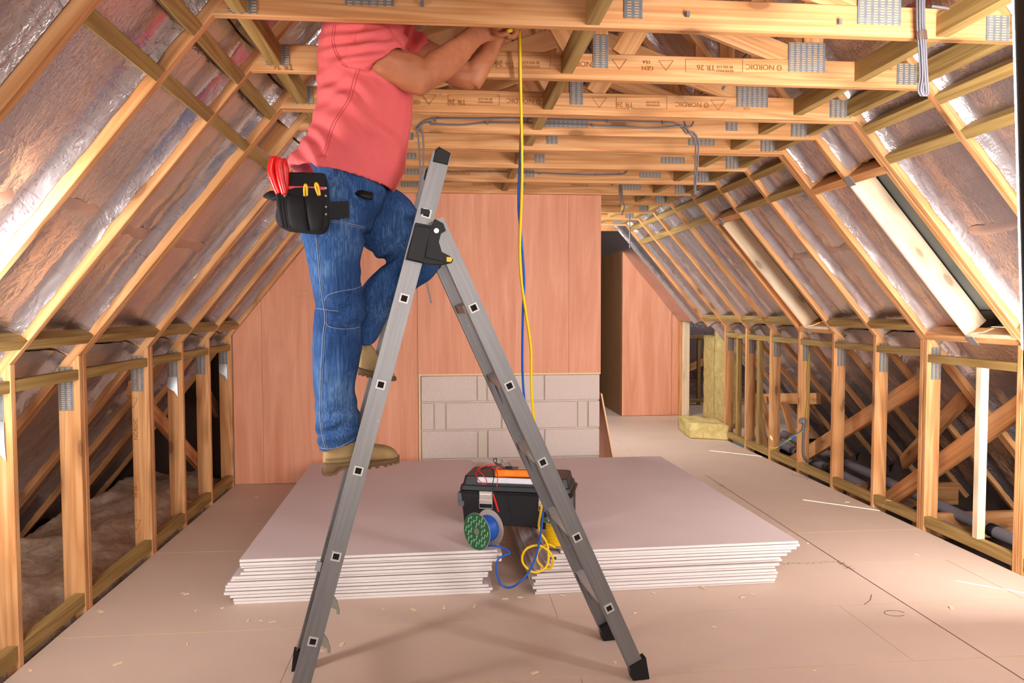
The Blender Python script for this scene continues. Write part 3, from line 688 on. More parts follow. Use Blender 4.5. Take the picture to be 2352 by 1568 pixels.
def Tpts(l, y=yl): return [Py(u, v, y+(dy if len(q) > 2 else 0)) for q in l for u, v, dy in [(q+(0,))[:3]]]
tube('test_lead', Tpts([(1155, 1076), (1130, 1066), (1108, 1073), (1094, 1085, -.03), (1098, 1100, -.05), (1112, 1112, -.07), (1118, 1105, -.07), (1108, 1088, -.05), (1097, 1078, -.02), (1115, 1070), (1138, 1078, -.02), (1143, 1098, -.07), (1141, 1118, -.09)]), .0022, RED, mm, 6, 6)
tube('test_lead', Tpts([(1160, 1078), (1140, 1066), (1133, 1056), (1141, 1053), (1140, 1064), (1150, 1066), (1142, 1070), (1120, 1071), (1105, 1078, -.02), (1128, 1074), (1134, 1095, -.06), (1131, 1118, -.08), (1138, 1140, -.09)]), .0022, BLACKP, mm, 6, 6)
mesh('probe', *tube_geo(Tpts([(1133, 1134, -.1), (1138, 1152, -.1), (1145, 1175, -.1)]), [.003, .0045, .004], 8), flat('red_probe', (236, 40, 44), .3), mm)

# ---- cable reels
GREEN_L = flat('green_label', (34, 98, 56), .5); CARD = flat('grey_card', (176, 162, 160), .8); LABW = flat('label_white', (226, 236, 226), .6)
def disc_geo(c, ax, r, t, hole=.0, n=36):
    a = ax.orthogonal().normalized(); b = ax.cross(a)
    ring = lambda rr, o: [c+ax*o+a*(rr*math.cos(k*2*math.pi/n))+b*(rr*math.sin(k*2*math.pi/n)) for k in range(n)]
    return loft_geo([ring(hole, 0), ring(r-.001, 0), ring(r, .001), ring(r, t-.001), ring(r-.001, t), ring(hole, t), ring(hole, 0)], cap=False)
def reel(name, c, ax, R, L, rw, cmat, label, up):
    t = thing(name, c-V((0, 0, R)) if abs(ax.z) < .5 else c, label, 'cable reel')
    f1 = disc_geo(c, ax, R, .003, .016); nf = len(f1[1]); n = 36
    mi = [1 if k//n == 0 else 0 for k in range(nf)]
    mesh('flange', *f1, None, t, mats=[CARD, GREEN_L], midx=mi)
    mesh('flange', *disc_geo(c+ax*L, ax, R, .003, .016), CARD, t)
    mesh('core', *tube_geo([c+ax*.0005, c+ax*(L+.0025)], .0165, 20), CARD, t).data.materials[0] = M('core_tube').set(lin((120, 112, 106)), .6).m
    pts = []; turns = 11
    for k in range(turns*16+1):
        a = k*2*math.pi/16; u1 = ax.orthogonal().normalized(); u2 = ax.cross(u1)
        pts.append(c+ax*(.010+(L-.016)*k/(turns*16))+u1*(rw*math.cos(a))+u2*(rw*math.sin(a)))
    mesh('winding', *merge([tube_geo(pts, .0052, 6), tube_geo([c+ax*.004, c+ax*(L-.001)], rw+.001, 24)]), cmat, t, True)
    # printed label: rows of the word and the CE mark on the front flange
    e = ax.cross(up).normalized()*1; upv = (-ax).cross(e).normalized()
    base = Matrix((e, upv, -ax)).transposed().to_4x4()
    k = 0
    tilt = Matrix.Rotation(math.radians(72), 4, 'Z')
    for gx in range(-4, 5):
        for gy in range(-3, 4):
            x, y = gx*.0175, gy*.030+(gx % 2)*.015
            if math.hypot(x, y) > R-.013 or math.hypot(x, y) < .027: continue
            k += 1
            text('lettering', 'CE' if (gx+gy) % 3 == 0 else 'TOWER', .0115 if (gx+gy) % 3 == 0 else .0078, Matrix.Translation(c-ax*.0006) @ base @ Matrix.Translation((x, y, 0)) @ tilt, LABW, t, .0002)
    return t
axb = V((.74, .67, 0)).normalized()
cb = Pz(1095, 1263, Z_ST); cb = V((cb.x, cb.y, Z_ST+.0875))
reel('cable_reel', cb, axb, .087, .088, .058, BCABLE, 'reel of blue cable with green printed flange on the left plasterboard stack', V((0, 0, 1)))
cy = V((Py(1287, 1300, 3.42).x, 3.46, Z_ST+.118))
reel('cable_reel', cy, V((0, 0, -1)), .078, .112, .060, YCABLE, 'reel of yellow cable standing upright behind the ladder rail', V((0, 1, 0)))
def yk(v): return 2.79+max(0, min(1, (v-63)/1140))**1.3*.50
yp = [(1193, 60), (1196, 200), (1199, 400), (1194, 560), (1197, 640), (1208, 720), (1219, 800), (1221, 900), (1229, 980), (1241, 1070), (1248, 1130), (1243, 1170)]
Y = [Py(u, v, yk(v)) for u, v in yp]+[Py(u, v, 3.325+d) for u, v, d in ((1238, 1215, 0), (1257, 1250, 0), (1257, 1298, -.02), (1226, 1314, -.02), (1200, 1290, 0), (1207, 1262, .0), (1236, 1252, .0), (1263, 1268, -.01), (1271, 1292, -.01), (1256, 1307, .0), (1235, 1288, .01), (1237, 1264, .01), (1258, 1250, .03), (1275, 1257, .06))]
props(tube('electric_cable', Y, .0056, YCABLE, None, 8, 5), 'yellow cable hanging from the man\'s hands down to the yellow reel', 'cable')
bp = [(1192, 62), (1195, 200), (1197, 300), (1191, 460), (1197, 540), (1204, 640), (1201, 720), (1200, 850), (1206, 930), (1216, 990), (1236, 1080), (1249, 1130), (1247, 1180)]
B = [Py(u, v, yk(v)+.008) for u, v in bp]+[Py(u, v, 3.30+d) for u, v, d in ((1236, 1260, 0), (1215, 1312, 0), (1192, 1338, .0), (1170, 1349, .02), (1150, 1341, .03), (1140, 1310, .03), (1143, 1286, .03), (1158, 1275, .04), (1171, 1270, .04), (1160, 1260, .05), (1140, 1254, .07), (1122, 1253, .10))]
props(tube('electric_cable', B, .0050, BCABLE, None, 8, 5), 'blue cable hanging beside the yellow one and looping to the blue reel', 'cable')

# ---- grey cables
def clips(par, pts, y):
    for u, v in pts:
        p = Py(u, v, y); mesh('clip', *box_geo((p.x-.006, y-.010, p.z-.007), (p.x+.006, y+.004, p.z+.007)), GREYCABLE, par)
def gcable(pts, y, lab, r=.0042, cl=(), dy=0):
    o = tube('grey_cable', [Py(u, v, y+dy*k) for k, (u, v) in enumerate(pts)], r, GREYCABLE, None, 8, 6); props(o, lab, 'cable'); clips(o, cl, y); return o
yg = TY[4]-.006
gcable([(956, 296), (966, 282), (985, 274), (1010, 272), (1100, 272), (1180, 271), (1240, 274), (1400, 278), (1525, 281), (1552, 284), (1568, 294), (1577, 306), (1585, 307), (1597, 325), (1597, 380), (1594, 440)], yg, 'upper grey cable clipped along a tie then hanging at the right', cl=[(998, 273), (1207, 275), (1396, 278), (1523, 281)])
gcable([(957, 300), (968, 286), (985, 281), (996, 285), (1060, 287), (1120, 282), (1240, 284), (1360, 288), (1500, 294), (1560, 289), (1574, 292), (1584, 303), (1594, 305), (1604, 326), (1602, 380), (1596, 446)], yg-.006, 'lower grey cable clipped along a tie below its twin', cl=[(992, 284), (1119, 282), (1362, 288)])
gcable([(956, 292), (962, 330), (965, 400), (960, 480), (962, 560), (972, 620), (981, 655), (991, 696)], yg-.012, 'grey cable dropping behind the ladder top, ending at the plywood')
gcable([(962, 295), (971, 312), (973, 370), (967, 460), (963, 520), (961, 560)], yg-.004, 'grey cable dropping beside the man\'s raised thigh')
gcable([(1572, 276), (1577, 290), (1588, 290), (1594, 278)], yg-.004, 'short curled grey cable tail at the right end of the cable run', .0036)
gcable([(1030, 394), (1130, 394), (1240, 397), (1340, 401), (1425, 400), (1437, 396), (1444, 388)], TY[7]-.004, 'single grey cable clipped along a far tie', .0045, [(1030, 394), (1126, 394), (1239, 398), (1368, 401), (1422, 400)])
gcable([(1398, 416), (1406, 424), (1415, 420), (1450, 419)], TY[8]-.005, 'short grey cable lying along the tie at the plywood corner', .005)
gcable([(1428, 420), (1423, 440), (1430, 460), (1434, 475), (1428, 494)], TY[8]-.01, 'grey cable dangling below the tie, longer of a pair', .005)
gcable([(1424, 420), (1429, 445), (1425, 470)], TY[8]-.014, 'grey cable dangling below the tie, shorter of a pair', .005)
gcable([(1443, 478), (1446, 510), (1447, 570)], 7.0, 'grey cable end hanging in front of the far cupboard', .007)
gcable([(2140, 14), (2180, 20), (2228, 30), (2262, 24), (2295, 0)], TY[1]-.06, 'thin grey cable sagging across the top right rafters', .004)
gcable([(1660, 205), (1716, 124), (1795, 84)], 3.1, 'grey cable looping above the ties, right of centre', .006)
gcable([(1610, 216), (1635, 205), (1672, 186)], 3.55, 'short grey cable passing above the stamped tie', .006)
cbn = thing('cable_bundle', Py(2118, 216, TY[1]-.03), 'folded bundle of grey cable hanging at the top right', 'cable')
for a, b, c_, d in ((2106, 2113, 2117, 0), (2112, 2119, 2124, .008), (2118, 2124, 2129, .004), (2110, 2116, 2120, -.006)):
    yb = TY[1]-.03-d
    tube('strand', [Py(u, v, yb) for u, v in ((a, -40), (a+1, 60), (b-2, 120), (b, 175), (b-4, 205), (b+2, 219), (b+8, 212), (c_+1, 180), (c_-2, 120), (c_-6, 40), (c_-6, -40))], .0035, GREYCABLE, cbn, 6, 5)
mesh('wrap', *tube_geo([Py(2116, 72, TY[1]-.03), Py(2118, 92, TY[1]-.03)], .016, 10), flat('wrap_tape', (86, 66, 54), .6), cbn)

# wiring on a right-hand post
yw = TY[8]-.012
YG = flat('earth_wire', (190, 184, 40), .4)
wg = thing('wiring_loom', Py(1845, 975, yw), 'yellow green earth wire and grey cable knotted on a right wall post', 'cable')
tube('wire', [Py(u, v, yw) for u, v in ((1860, 806), (1855, 860), (1856, 905), (1851, 960), (1853, 978), (1840, 993), (1812, 1010), (1782, 1028), (1768, 1026))], .005, YG, wg, 6, 4)
tube('wire', [Py(u, v, yw-.01) for u, v in ((1838, 962), (1846, 976), (1843, 988), (1815, 1005), (1788, 1026))], .006, GREYCABLE, wg, 6, 4)
tube('wire', [Py(u, v, yw) for u, v in ((1846, 985), (1845, 1020), (1846, 1046), (1855, 1060), (1864, 1056))], .009, GREYCABLE, wg, 6, 4)
mesh('tape_band', *tube_geo([Py(1818, 1006, yw-.008), Py(1826, 1001, yw-.008)], .012, 8), flat('blue_tape', (40, 90, 190), .5), wg)
tube('wire', [Py(u, v, yw-.004) for u, v in ((1838, 972), (1842, 962), (1852, 964), (1850, 978), (1842, 982))], .009, flat('grey_sleeve', (120, 120, 130), .5), wg, 6, 4)

# ---- insulation
def lumpy(name, corners, h, mat, lab, cat, amp=.02, nx=16, ny=16, nz=5, grp=None):
    a, b, c, d = [V(p) for p in corners]; vs, fs = [], []
    g = lambda u, v, w: (a*(1-u)+b*u)*(1-v)+(d*(1-u)+c*u)*v+V((0, 0, h*w))
    bm = bmesh.new(); bmesh.ops.create_cube(bm, size=1); bmesh.ops.subdivide_edges(bm, edges=bm.edges, cuts=14, use_grid_fill=True)
    for q in bm.verts:
        p = g(q.co.x+.5, q.co.y+.5, q.co.z+.5)
        nn = V((noise.noise(p*9+V((3, 0, 0))), noise.noise(p*9+V((0, 7, 0))), noise.noise(p*9)))*amp+V((noise.noise(p*30), noise.noise(p*30+V((5, 5, 5))), noise.noise(p*30+V((9, 1, 1)))))*amp*.4
        if q.co.z < -.49: nn.z = 0
        q.co = p+nn
    me = bpy.data.meshes.new(name); bm.to_mesh(me); bm.free(); me.materials.append(mat)
    for p in me.polygons: p.use_smooth = True
    return props(link(bpy.data.objects.new(name, me)), lab, cat, grp)
lumpy('insulation_slab', [(2.52, 7.33, .004), (2.87, 7.17, .004), (2.93, 7.75, .004), (2.59, 7.92, .004)], .15, WOOL, 'yellow mineral wool slab lying on the floor by the right wall', 'insulation', .015)
def batt(x0, y0, x1, y1, h, lab):
    d = V((x1-x0, y1-y0, 0)); nrm = V((d.y, -d.x, 0)).normalized()*.11
    if nrm.x < 0: nrm = -nrm
    a, b = V((x0, y0, .003)), V((x1, y1, .003)); lumpy('insulation_batt', [a, b, b+nrm, a+nrm], h, WOOL, lab, 'insulation', .012)
pa, pb, pc = Py(1615, 960, 8.62), Py(1639, 960, 8.2), Py(1676, 985, 7.86)
batt(pa.x, 8.62, pb.x, 8.22, 1.0, 'yellow mineral wool batt standing upright, farther and left of the pair')
batt(pb.x+.004, 8.2, pc.x, 7.86, 1.12, 'yellow mineral wool batt standing upright at the end of the right wall')
def quilt():
    vs, fs = [], []; nx, ny = 34, 150; x0, x1, y0, y1 = XKL-.012, -2.72, 1.0, 5.93
    for j in range(ny+1):
        for i in range(nx+1):
            x = x0+(x1-x0)*i/nx; y = y0+(y1-y0)*j/ny; p = V((x, y, 0))
            z = -.17+.15*min(1, i/2)+.08*min(1, max(0, i-3)/7)+noise.noise(p*3.2)*.06+noise.noise(p*9)*.03+noise.noise(p*26)*.012
            if i == 0: z = -.2
            if i == 1: z = .004+noise.noise(p*14)*.018
            zr = 1.131+(x-XKL)*1.2388-.10
            vs.append((x, y, min(z, max(zr, -.19)))); 
    n = nx+1
    for j in range(ny):
        for i in range(nx): fs.append((j*n+i, j*n+i+1, (j+1)*n+i+1, (j+1)*n+i))
    return props(mesh('insulation_quilt', vs, fs, QUILT, None, True), 'fluffy brown loft insulation behind the left knee wall', 'insulation')
quilt()

# ---- right eaves: pipes, braces, joists
PIPE = flat('grey_pipe', (120, 114, 122), .5)
def pipe(a, b, r, lab):
    t = thing('waste_pipe', a, lab, 'pipe'); mesh('tube', *tube_geo([V(a), V(b)], r, 16), PIPE, t, True)
    d = (V(b)-V(a)); 
    for k in range(6):
        p = V(a)+d*(.07+.155*k); mesh('clip', *tube_geo([p, p+d.normalized()*.05], r+.004, 16), BLACKP, t, True)
pipe((3.21, 3.2, -.012), (3.17, 6.6, .155), .036, 'rear grey insulated pipe running along the right eaves')
pipe((3.10, 3.2, -.085), (3.07, 6.6, .10), .036, 'front grey insulated pipe running along the right eaves')
def brace(p0, p1, lab, w=.036, h=.11): 
    o = prism('brace', p0, p1, w, h, PINE, None, (0, 0, 1)); return props(o, lab, 'brace', None)
br = lambda a, b, x0, x1: (Px(a[0], a[1], x0), Px(b[0], b[1], x1))
brace(*br((1800, 1075), (2150, 857), 3.02, 3.02), 'long sloping timber brace in the right eaves, farther one')
brace(*br((2020, 1165), (2400, 893), 3.0, 3.0), 'long sloping timber brace in the right eaves, nearer one')
brace(*br((2075, 1062), (2285, 838), 3.42, 3.22), 'steep short timber brace between the two long ones', .036, .1)
brace(*br((300, 890), (470, 1080), -1.74, -1.74), 'sloping timber brace in the left eaves behind the middle posts', .036, .09)
brace(*br((470, 895), (520, 985), -1.76, -1.76), 'sloping timber brace in the left eaves beside the plywood wall', .036, .09)
for k, y in enumerate((3.50, 4.30, 5.05)):
    j = thing('floor_joist', (2.95, y, -.1), ('floor joist end with bolts in the right eaves nearest the lamp', 'floor joist end with two bolts in the right eaves behind the pale stud', 'floor joist end in the right eaves below the long braces')[k], 'joist')
    prism('beam', (2.92, y, -.03), (3.75, y, -.03), .045, .16, PINE, j)
    for dx in (.3, .42):
        mesh('bolt', *tube_geo([V((2.92+dx, y-.034, 0)), V((2.92+dx, y-.02, 0))], .017, 10), ZINC, j)
for k, (u0, v0, u1, v1, x) in enumerate(((1735, 905, 1760, 1035, 3.25), (1745, 905, 1785, 1045, 3.2), (1800, 925, 1835, 1045, 3.2))):
    props(prism('timber_offcut', Px(u0, v0, x), Px(u1, v1, x), .03, .06, PINE, None, (1, 0, 0)), ('timber offcut leaning in the far right eaves, first of three', 'timber offcut leaning in the far right eaves, middle one', 'timber offcut leaning in the far right eaves, nearest one')[k], 'timber')
prism('rail', Px(1740, 915, 3.3), Px(1880, 915, 3.3), .04, .1, PINE, wall_right)

# ---- plywood offcut leaning on the chimney side
pts = [(1.249, 5.745, .655), (1.372, 5.745, .003), (1.372, 6.55, .003), (1.249, 6.55, .655)]
props(panel('plywood_offcut', pts, (.011, 0, .002), PLY, None, PLYEDGE), 'narrow plywood offcut leaning against the end of the block wall', 'plywood')

# ---- shavings on the floor
def chips():
    geos = []; spots = [(420, 1362), (428, 1364), (450, 1402), (510, 1397), (570, 1425), (600, 1425), (625, 1428), (740, 1495), (785, 1480), (880, 1398), (950, 1400), (1020, 1395), (1090, 1392), (1160, 1375), (1195, 1372), (1290, 1368), (1440, 1350), (1458, 1408), (1500, 1362), (1412, 1521), (1228, 1545), (1615, 1350), (1870, 1540), (1945, 1153), (1705, 1372), (1728, 1365), (590, 1140), (68, 1540), (230, 1404), (270, 1525), (430, 1480), (2105, 1275), (2185, 1396), (1640, 1440), (1855, 1248)]
    for u, v in spots:
        c = Pz(u, v, 0); a = random.uniform(0, 6.28); l = random.uniform(.006, .016); w = l*random.uniform(.3, .6)
        mw = Matrix.Translation(c+V((0, 0, .0005))) @ Matrix.Rotation(a, 4, 'Z'); geos.append(box_geo((-l, -w, 0), (l, w, random.uniform(.002, .005)), mw))
    return props(mesh('wood_shavings', *merge(geos), flat('shaving', (232, 206, 170), .8)), 'scattered wood shavings and crumbs on the chipboard floor', 'shavings', None, 'stuff')
chips()

# ---- studio softbox at the right edge of the view
sb = thing('softbox_lamp', (1.75, 1.4, 0), 'white studio softbox lamp with black sides at the right edge', 'lamp')
sT, sB = Py(2321, -150, 1.46), Py(2347, 800, 1.60)                 # left edge of the diffuser, top and bottom
eR = V((.88, -.47, 0)).normalized(); uE = (sT-sB); hh = uE.length; uE = uE.normalized(); n_ = uE.cross(eR).normalized()*-1
n_ = n_ if n_.y > 0 else -n_; eR = n_.cross(uE).normalized(); eR = eR if eR.x > 0 else -eR; wd = .55
def sbp(a, b, c): return sB+eR*a+uE*b+n_*c
GLOW = M('softbox_fabric'); GLOW.set(lin((250, 248, 246)), .8); GLOW.b.inputs['Emission Color'].default_value = (1, .97, .95, 1); GLOW.b.inputs['Emission Strength'].default_value = SOFTBOX_GLOW; GLOW = GLOW.m
N = 8; vs, fs = [], []
for i in range(N+1):
    for j in range(N+1): vs.append(sbp(wd*i/N, hh*j/N, .035*math.sin(math.pi*i/N)*math.sin(math.pi*j/N)))
for i in range(N):
    for j in range(N): fs.append((i*(N+1)+j, (i+1)*(N+1)+j, (i+1)*(N+1)+j+1, i*(N+1)+j+1))
k = len(vs); vs += [sbp(-.001, b, c) for b in (0, hh) for c in (0, -.015)]; fs.append((k, k+1, k+3, k+2))
mesh('front_fabric', vs, fs, GLOW, sb)
CL = flat('black_cloth', (14, 12, 18), .9)
q = lambda i, c: [sbp(i, i-.11, c), sbp(wd-i, i-.11, c), sbp(wd-i, hh-i, c), sbp(i, hh-i, c)]
mesh('shell', *loft_geo([q(.001, -.004), q(0, -.016), q(0, -.17), q(.16, -.30)]), CL, sb)
hc = sbp(wd/2, hh/2, 0)
mesh('lamp_head', *tube_geo([hc-n_*.28, hc-n_*.5], .06, 16), BLACKP, sb, True)
pb_ = hc-n_*.38; mesh('stand', *tube_geo([pb_-V((0, 0, .05)), V((pb_.x, pb_.y, .01))], .014, 10), BLACKP, sb, True)
mesh('stand_base', *tube_geo([V((pb_.x, pb_.y, .001)), V((pb_.x, pb_.y, .02))], .14, 24), BLACKP, sb, True)

# ================================================================== THE MAN
SKIN = M('skin'); _v = SKIN.obj(False); _n = SKIN.noise(_v, 18, 4); SKIN.set(SKIN.mix(_n, lin((160, 94, 60)), lin((190, 122, 84))), .5, 0, .35)
SKIN.b.inputs['Subsurface Weight'].default_value = .06; SKIN.b.inputs['Subsurface Radius'].default_value = (.01, .004, .002); SKIN.bump(SKIN.noise(_v, 160, 3), .12, .001); SKIN = SKIN.m
SHIRT = M('pink_cotton'); _v = SHIRT.obj(False); _n = SHIRT.noise(_v, 420, 2); SHIRT.set(SHIRT.mix(_n, lin((216, 90, 93)), lin((236, 116, 116))), .85, 0, .15); SHIRT.bump(_n, .2, .0008); SHIRT = SHIRT.m
def mk_denim():
    m = M('denim'); v = m.obj(False); st = m.noise(m.n('VectorMath', operation='MULTIPLY', i0=v, i1=(160, 160, 7)).outputs[0], 1.4, 3, .6)
    wear = m.noise(v, 5.0, 3); a = m.noise(v, 600, 2)
    c = m.ramp(m.math('ADD', m.math('MULTIPLY', st, .55), m.math('MULTIPLY', wear, .55)), [(.36, (26, 50, 92)), (.56, (50, 82, 130)), (.74, (98, 130, 170))])
    return m.set(c, .85, 0, .15).bump(m.math('ADD', a, m.math('MULTIPLY', st, .5)), .3, .001).m
DENIM = mk_denim(); THREAD = flat('pale_thread', (128, 142, 164), .8); PINKTHREAD = flat('pink_thread', (198, 74, 84), .8)
LEATHER = M('tan_nubuck'); _v = LEATHER.obj(False); _n = LEATHER.noise(_v, 24, 5); LEATHER.set(LEATHER.mix(_n, lin((150, 122, 78)), lin((188, 160, 116))), .8, 0, .15); LEATHER.bump(LEATHER.noise(_v, 200, 3), .2, .001); LEATHER = LEATHER.m
SOLE = flat('boot_sole', (112, 86, 58), .8); NYLON = M('black_nylon'); _v = NYLON.obj(False); NYLON.set(lin((40, 39, 41)), .75, 0, .2); NYLON.bump(NYLON.noise(_v, 500, 2), .3, .0008); NYLON = NYLON.m
HAIR = flat('brown_hair', (70, 48, 32), .7)

def ring(l, r, off, hd, n=20, e=2.2, inset=0.0):
    a, b = PL(l[0], l[1], off), PL(r[0], r[1], off); c = (a+b)/2; h = (b-a)/2; L = h.length; h = h*max(.05, (L-inset)/L); hd = hd-inset
    out = []
    for k in range(n):
        t = 2*math.pi*k/n; ct, st = math.cos(t), math.sin(t)
        out.append(c+h*(math.copysign(abs(ct)**(2/e), ct))+LN*hd*(math.copysign(abs(st)**(2/e), st)))
    return out
def smooth_rings(R, sub=4):
    n = len(R[0]); cols = [catmull([r[j] for r in R], sub) for j in range(n)]
    return [[cols[j][i] for j in range(n)] for i in range(len(cols[0]))]
def limb(spec, inset=0.0, sub=4, e=2.2): return loft_geo(smooth_rings([ring(*s, inset=inset, e=e) for s in spec], sub))
def ball(c, r, n=10, sc=(1, 1, 1), rot=None):
    bm = bmesh.new(); bmesh.ops.create_icosphere(bm, subdivisions=2, radius=1)
    R_ = rot or Matrix.Identity(3)
    vs = [c+R_ @ V((v.co.x*r*sc[0], v.co.y*r*sc[1], v.co.z*r*sc[2])) for v in bm.verts]; fs = [tuple(v.index for v in f.verts) for f in bm.faces]; bm.free(); return vs, fs
def fuse(name, geos, voxel, mat, parent, smooth=4, fac=.5, disp=None):
    vs, fs = merge(geos); me = bpy.data.meshes.new(name); me.from_pydata([tuple(v) for v in vs], [], fs); me.update()
    bm = bmesh.new(); bm.from_mesh(me); bmesh.ops.recalc_face_normals(bm, faces=bm.faces); bm.to_mesh(me); bm.free()
    o = bpy.data.objects.new('tmp', me); COL.objects.link(o)
    m = o.modifiers.new('r', 'REMESH'); m.mode = 'VOXEL'; m.voxel_size = voxel; m.use_smooth_shade = True
    s = o.modifiers.new('s', 'SMOOTH'); s.factor = fac; s.iterations = smooth
    bpy.context.view_layer.update(); dg = bpy.context.evaluated_depsgraph_get()
    nm = bpy.data.meshes.new_from_object(o.evaluated_get(dg)); bpy.data.objects.remove(o)
    if disp:
        nor = [v.normal.copy() for v in nm.vertices]
        for v, q in zip(nm.vertices, nor): v.co += q*disp(v.co, q)
    nm.name = name; nm.materials.clear(); nm.materials.append(mat)
    for p in nm.polygons: p.use_smooth = True
    return link(bpy.data.objects.new(name, nm), parent)
def bvh(objs):
    vs, fs = [], []
    for o in objs:
        k = len(vs); mw = WM[o.name]; vs += [mw @ v.co for v in o.data.vertices]; fs += [tuple(i+k for i in p.vertices) for p in o.data.polygons]
    return BVHTree.FromPolygons(vs, fs)
def cast(tree, u, v, lift=.001):
    d = ray(u, v).normalized(); h = tree.ray_cast(EYE, d); return None if h[0] is None else h[0]-d*lift
def seam(tree, name, pts, rad, mat, parent, dash=None, lift=.0008):
    P = [cast(tree, u, v, lift) for u, v in catmull2(pts)]; P = [p for p in P if p is not None]
    if len(P) < 2: return
    P = [p for i, p in enumerate(P) if i == 0 or (p-P[i-1]).length < .05]
    if len(P) > 1: mesh(name, *tube_geo(P, rad, 5), mat, parent, True)
def catmull2(pts, sub=8): return [(p.x, p.y) for p in catmull([V((u, v, 0)) for u, v in pts], sub)]

man = thing('person', PL(800, 1070, .17), 'person in pink polo shirt and blue jeans standing on the ladder, arms raised', 'person')
# --- body: torso, neck, head, arms with hands, legs, one continuous surface
TOR = [((775, 18), (885, 30), .175, .10), ((752, 50), (905, 52), .175, .185), ((735, 85), (928, 85), .175, .20), ((729, 112), (938, 120), .175, .20), ((728, 167), (948, 170), .175, .19), ((727, 222), (949, 224), .175, .18), ((719, 265), (944, 278), .175, .172), ((706, 305), (940, 325), .175, .168), ((690, 332), (934, 366), .175, .168), ((668, 358), (924, 406), .175, .174), ((657, 384), (903, 445), .175, .18)]
PEL = [((705, 368), (888, 402), .175, .15), ((722, 395), (882, 425), .175, .16), ((712, 430), (890, 450), .175, .172), ((697, 470), (876, 488), .17, .17), ((692, 520), (850, 535), .165, .15)]
NEAR = [((692, 470), (872, 470), .10, .11), ((690, 505), (856, 500), .095, .108), ((691, 542), (842, 528), .09, .102), ((701, 581), (831, 581), .088, .094), ((712, 634), (829, 640), .086, .088), ((722, 690), (838, 692), .084, .085), ((723, 713), (842, 716), .084, .084), ((718, 752), (831, 750), .084, .08), ((716, 803), (832, 800), .084, .078), ((718, 850), (824, 850), .084, .075), ((721, 899), (817, 896), .084, .072), ((725, 976), (830, 971), .084, .074), ((729, 1010), (828, 996), .084, .076), ((732, 1036), (825, 1008), .084, .074)]
THIGH = [((760, 520), (880, 420), .25, .10), ((800, 548), (907, 432), .24, .105), ((834, 562), (938, 455), .239, .10), ((852, 580), (957, 482), .238, .096), ((874, 594), (985, 522), .238, .09), ((893, 604), (1003, 572), .238, .086), ((905, 640), (1010, 612), .238, .078)]
SHIN = [((893, 590), (1006, 590), .238, .08), ((885, 602), (1008, 616), .238, .084), ((868, 616), (988, 642), .238, .084), ((845, 640), (953, 665), .238, .08), ((815, 685), (915, 706), .238, .076), ((795, 724), (888, 737), .238, .072), ((797, 762), (872, 763), .238, .068), ((803, 797), (857, 789), .238, .066)]
UARM_R = [((795, 150), (860, 62), .03, .06), ((845, 161), (915, 114), .006, .054), ((874, 178), (945, 124), .004, .052), ((902, 192), (962, 131), .006, .05), ((935, 211), (980, 140), .01, .046), ((960, 220), (1000, 160), .012, .040)]
FARM_R = [((952, 214), (962, 150), .012, .040), ((970, 221), (976, 127), .014, .048), ((993, 205), (1004, 110), .03, .049), ((1022, 187), (1036, 90), .055, .046), ((1050, 168), (1060, 73), .085, .041), ((1074, 141), (1080, 58), .11, .036), ((1096, 111), (1094, 50), .135, .030), ((1116, 97), (1112, 47), .15, .027), ((1134, 92), (1132, 50), .16, .034), ((1150, 87), (1148, 54), .165, .036), ((1163, 84), (1162, 58), .160, .034)]
UARM_L = [((900, 130), (935, 60), .33, .06), ((950, 141), (988, 95), .34, .052), ((985, 166), (1022, 112), .34, .05), ((1022, 189), (1058, 128), .34, .047), ((1060, 202), (1092, 150), .34, .042), ((1082, 206), (1104, 172), .34, .032)]
FARM_L = [((1060, 190), (1100, 206), .34, .034), ((1058, 168), (1116, 182), .338, .045), ((1072, 146), (1126, 160), .33, .046), ((1097, 114), (1139, 137), .30, .041), ((1112, 90), (1149, 111), .27, .036), ((1128, 68), (1158, 90), .245, .029), ((1136, 56), (1164, 74), .23, .028), ((1148, 42), (1178, 58), .215, .033), ((1158, 30), (1188, 44), .205, .032)]
def finger(pts, r): 
    P = [PL(u, v+5, o) for u, v, o in pts]; path = catmull(P, 5); n = len(path)
    return tube_geo(path, [r*(1-.25*i/(n-1)) for i in range(n)], 8)
px = 2.62/F_PX
fing = []
for k, (o, L_) in enumerate(((.132, 0), (.149, 3), (.167, 1), (.184, -5))):     # right hand: four curled fingers
    fing.append(finger([(1142, 60+k, o), (1162+L_*.4, 54+k*1.5, o-.002), (1178+L_, 58+k*1.5, o-.004), (1184+L_, 69+k, o-.002), (1176+L_, 79+k*.5, o), (1163+L_*.5, 80, o+.002)],   .0118-.0006*k))
fing.append(finger([(1122, 56, .140), (1138, 72, .118), (1154, 74, .114), (1168, 68, .118)], .0118))   # right thumb leaves the side of the palm
for k, (o, L_) in enumerate(((.215, 0), (.232, 2), (.249, 0), (.264, -5))):     # left hand, behind and above
    fing.append(finger([(1162, 42, o), (1182, 34+k, o-.004), (1196+L_, 42+k, o-.01), (1199+L_, 53, o-.012), (1192+L_, 60, o-.012)], .0095-.0005*k))
fing.append(finger([(1152, 52, .215), (1168, 54, .198), (1184, 50, .192), (1194, 46, .192)], .0105))
hd_c = PL(862, -62, .175); up_ = V((0, 0, 1))
head = [ball(hd_c, 1, sc=(.094, .076, .112)), ball(hd_c+LX*.028-up_*.05, 1, sc=(.066, .058, .066)), ball(hd_c+LX*.098-up_*.005, 1, sc=(.02, .013, .02)), ball(hd_c+LX*.084-up_*.052, 1, sc=(.016, .026, .008)), ball(hd_c+LX*.084-up_*.064, 1, sc=(.014, .024, .008)), ball(hd_c+LX*.08+up_*.028, 1, sc=(.015, .05, .012))]
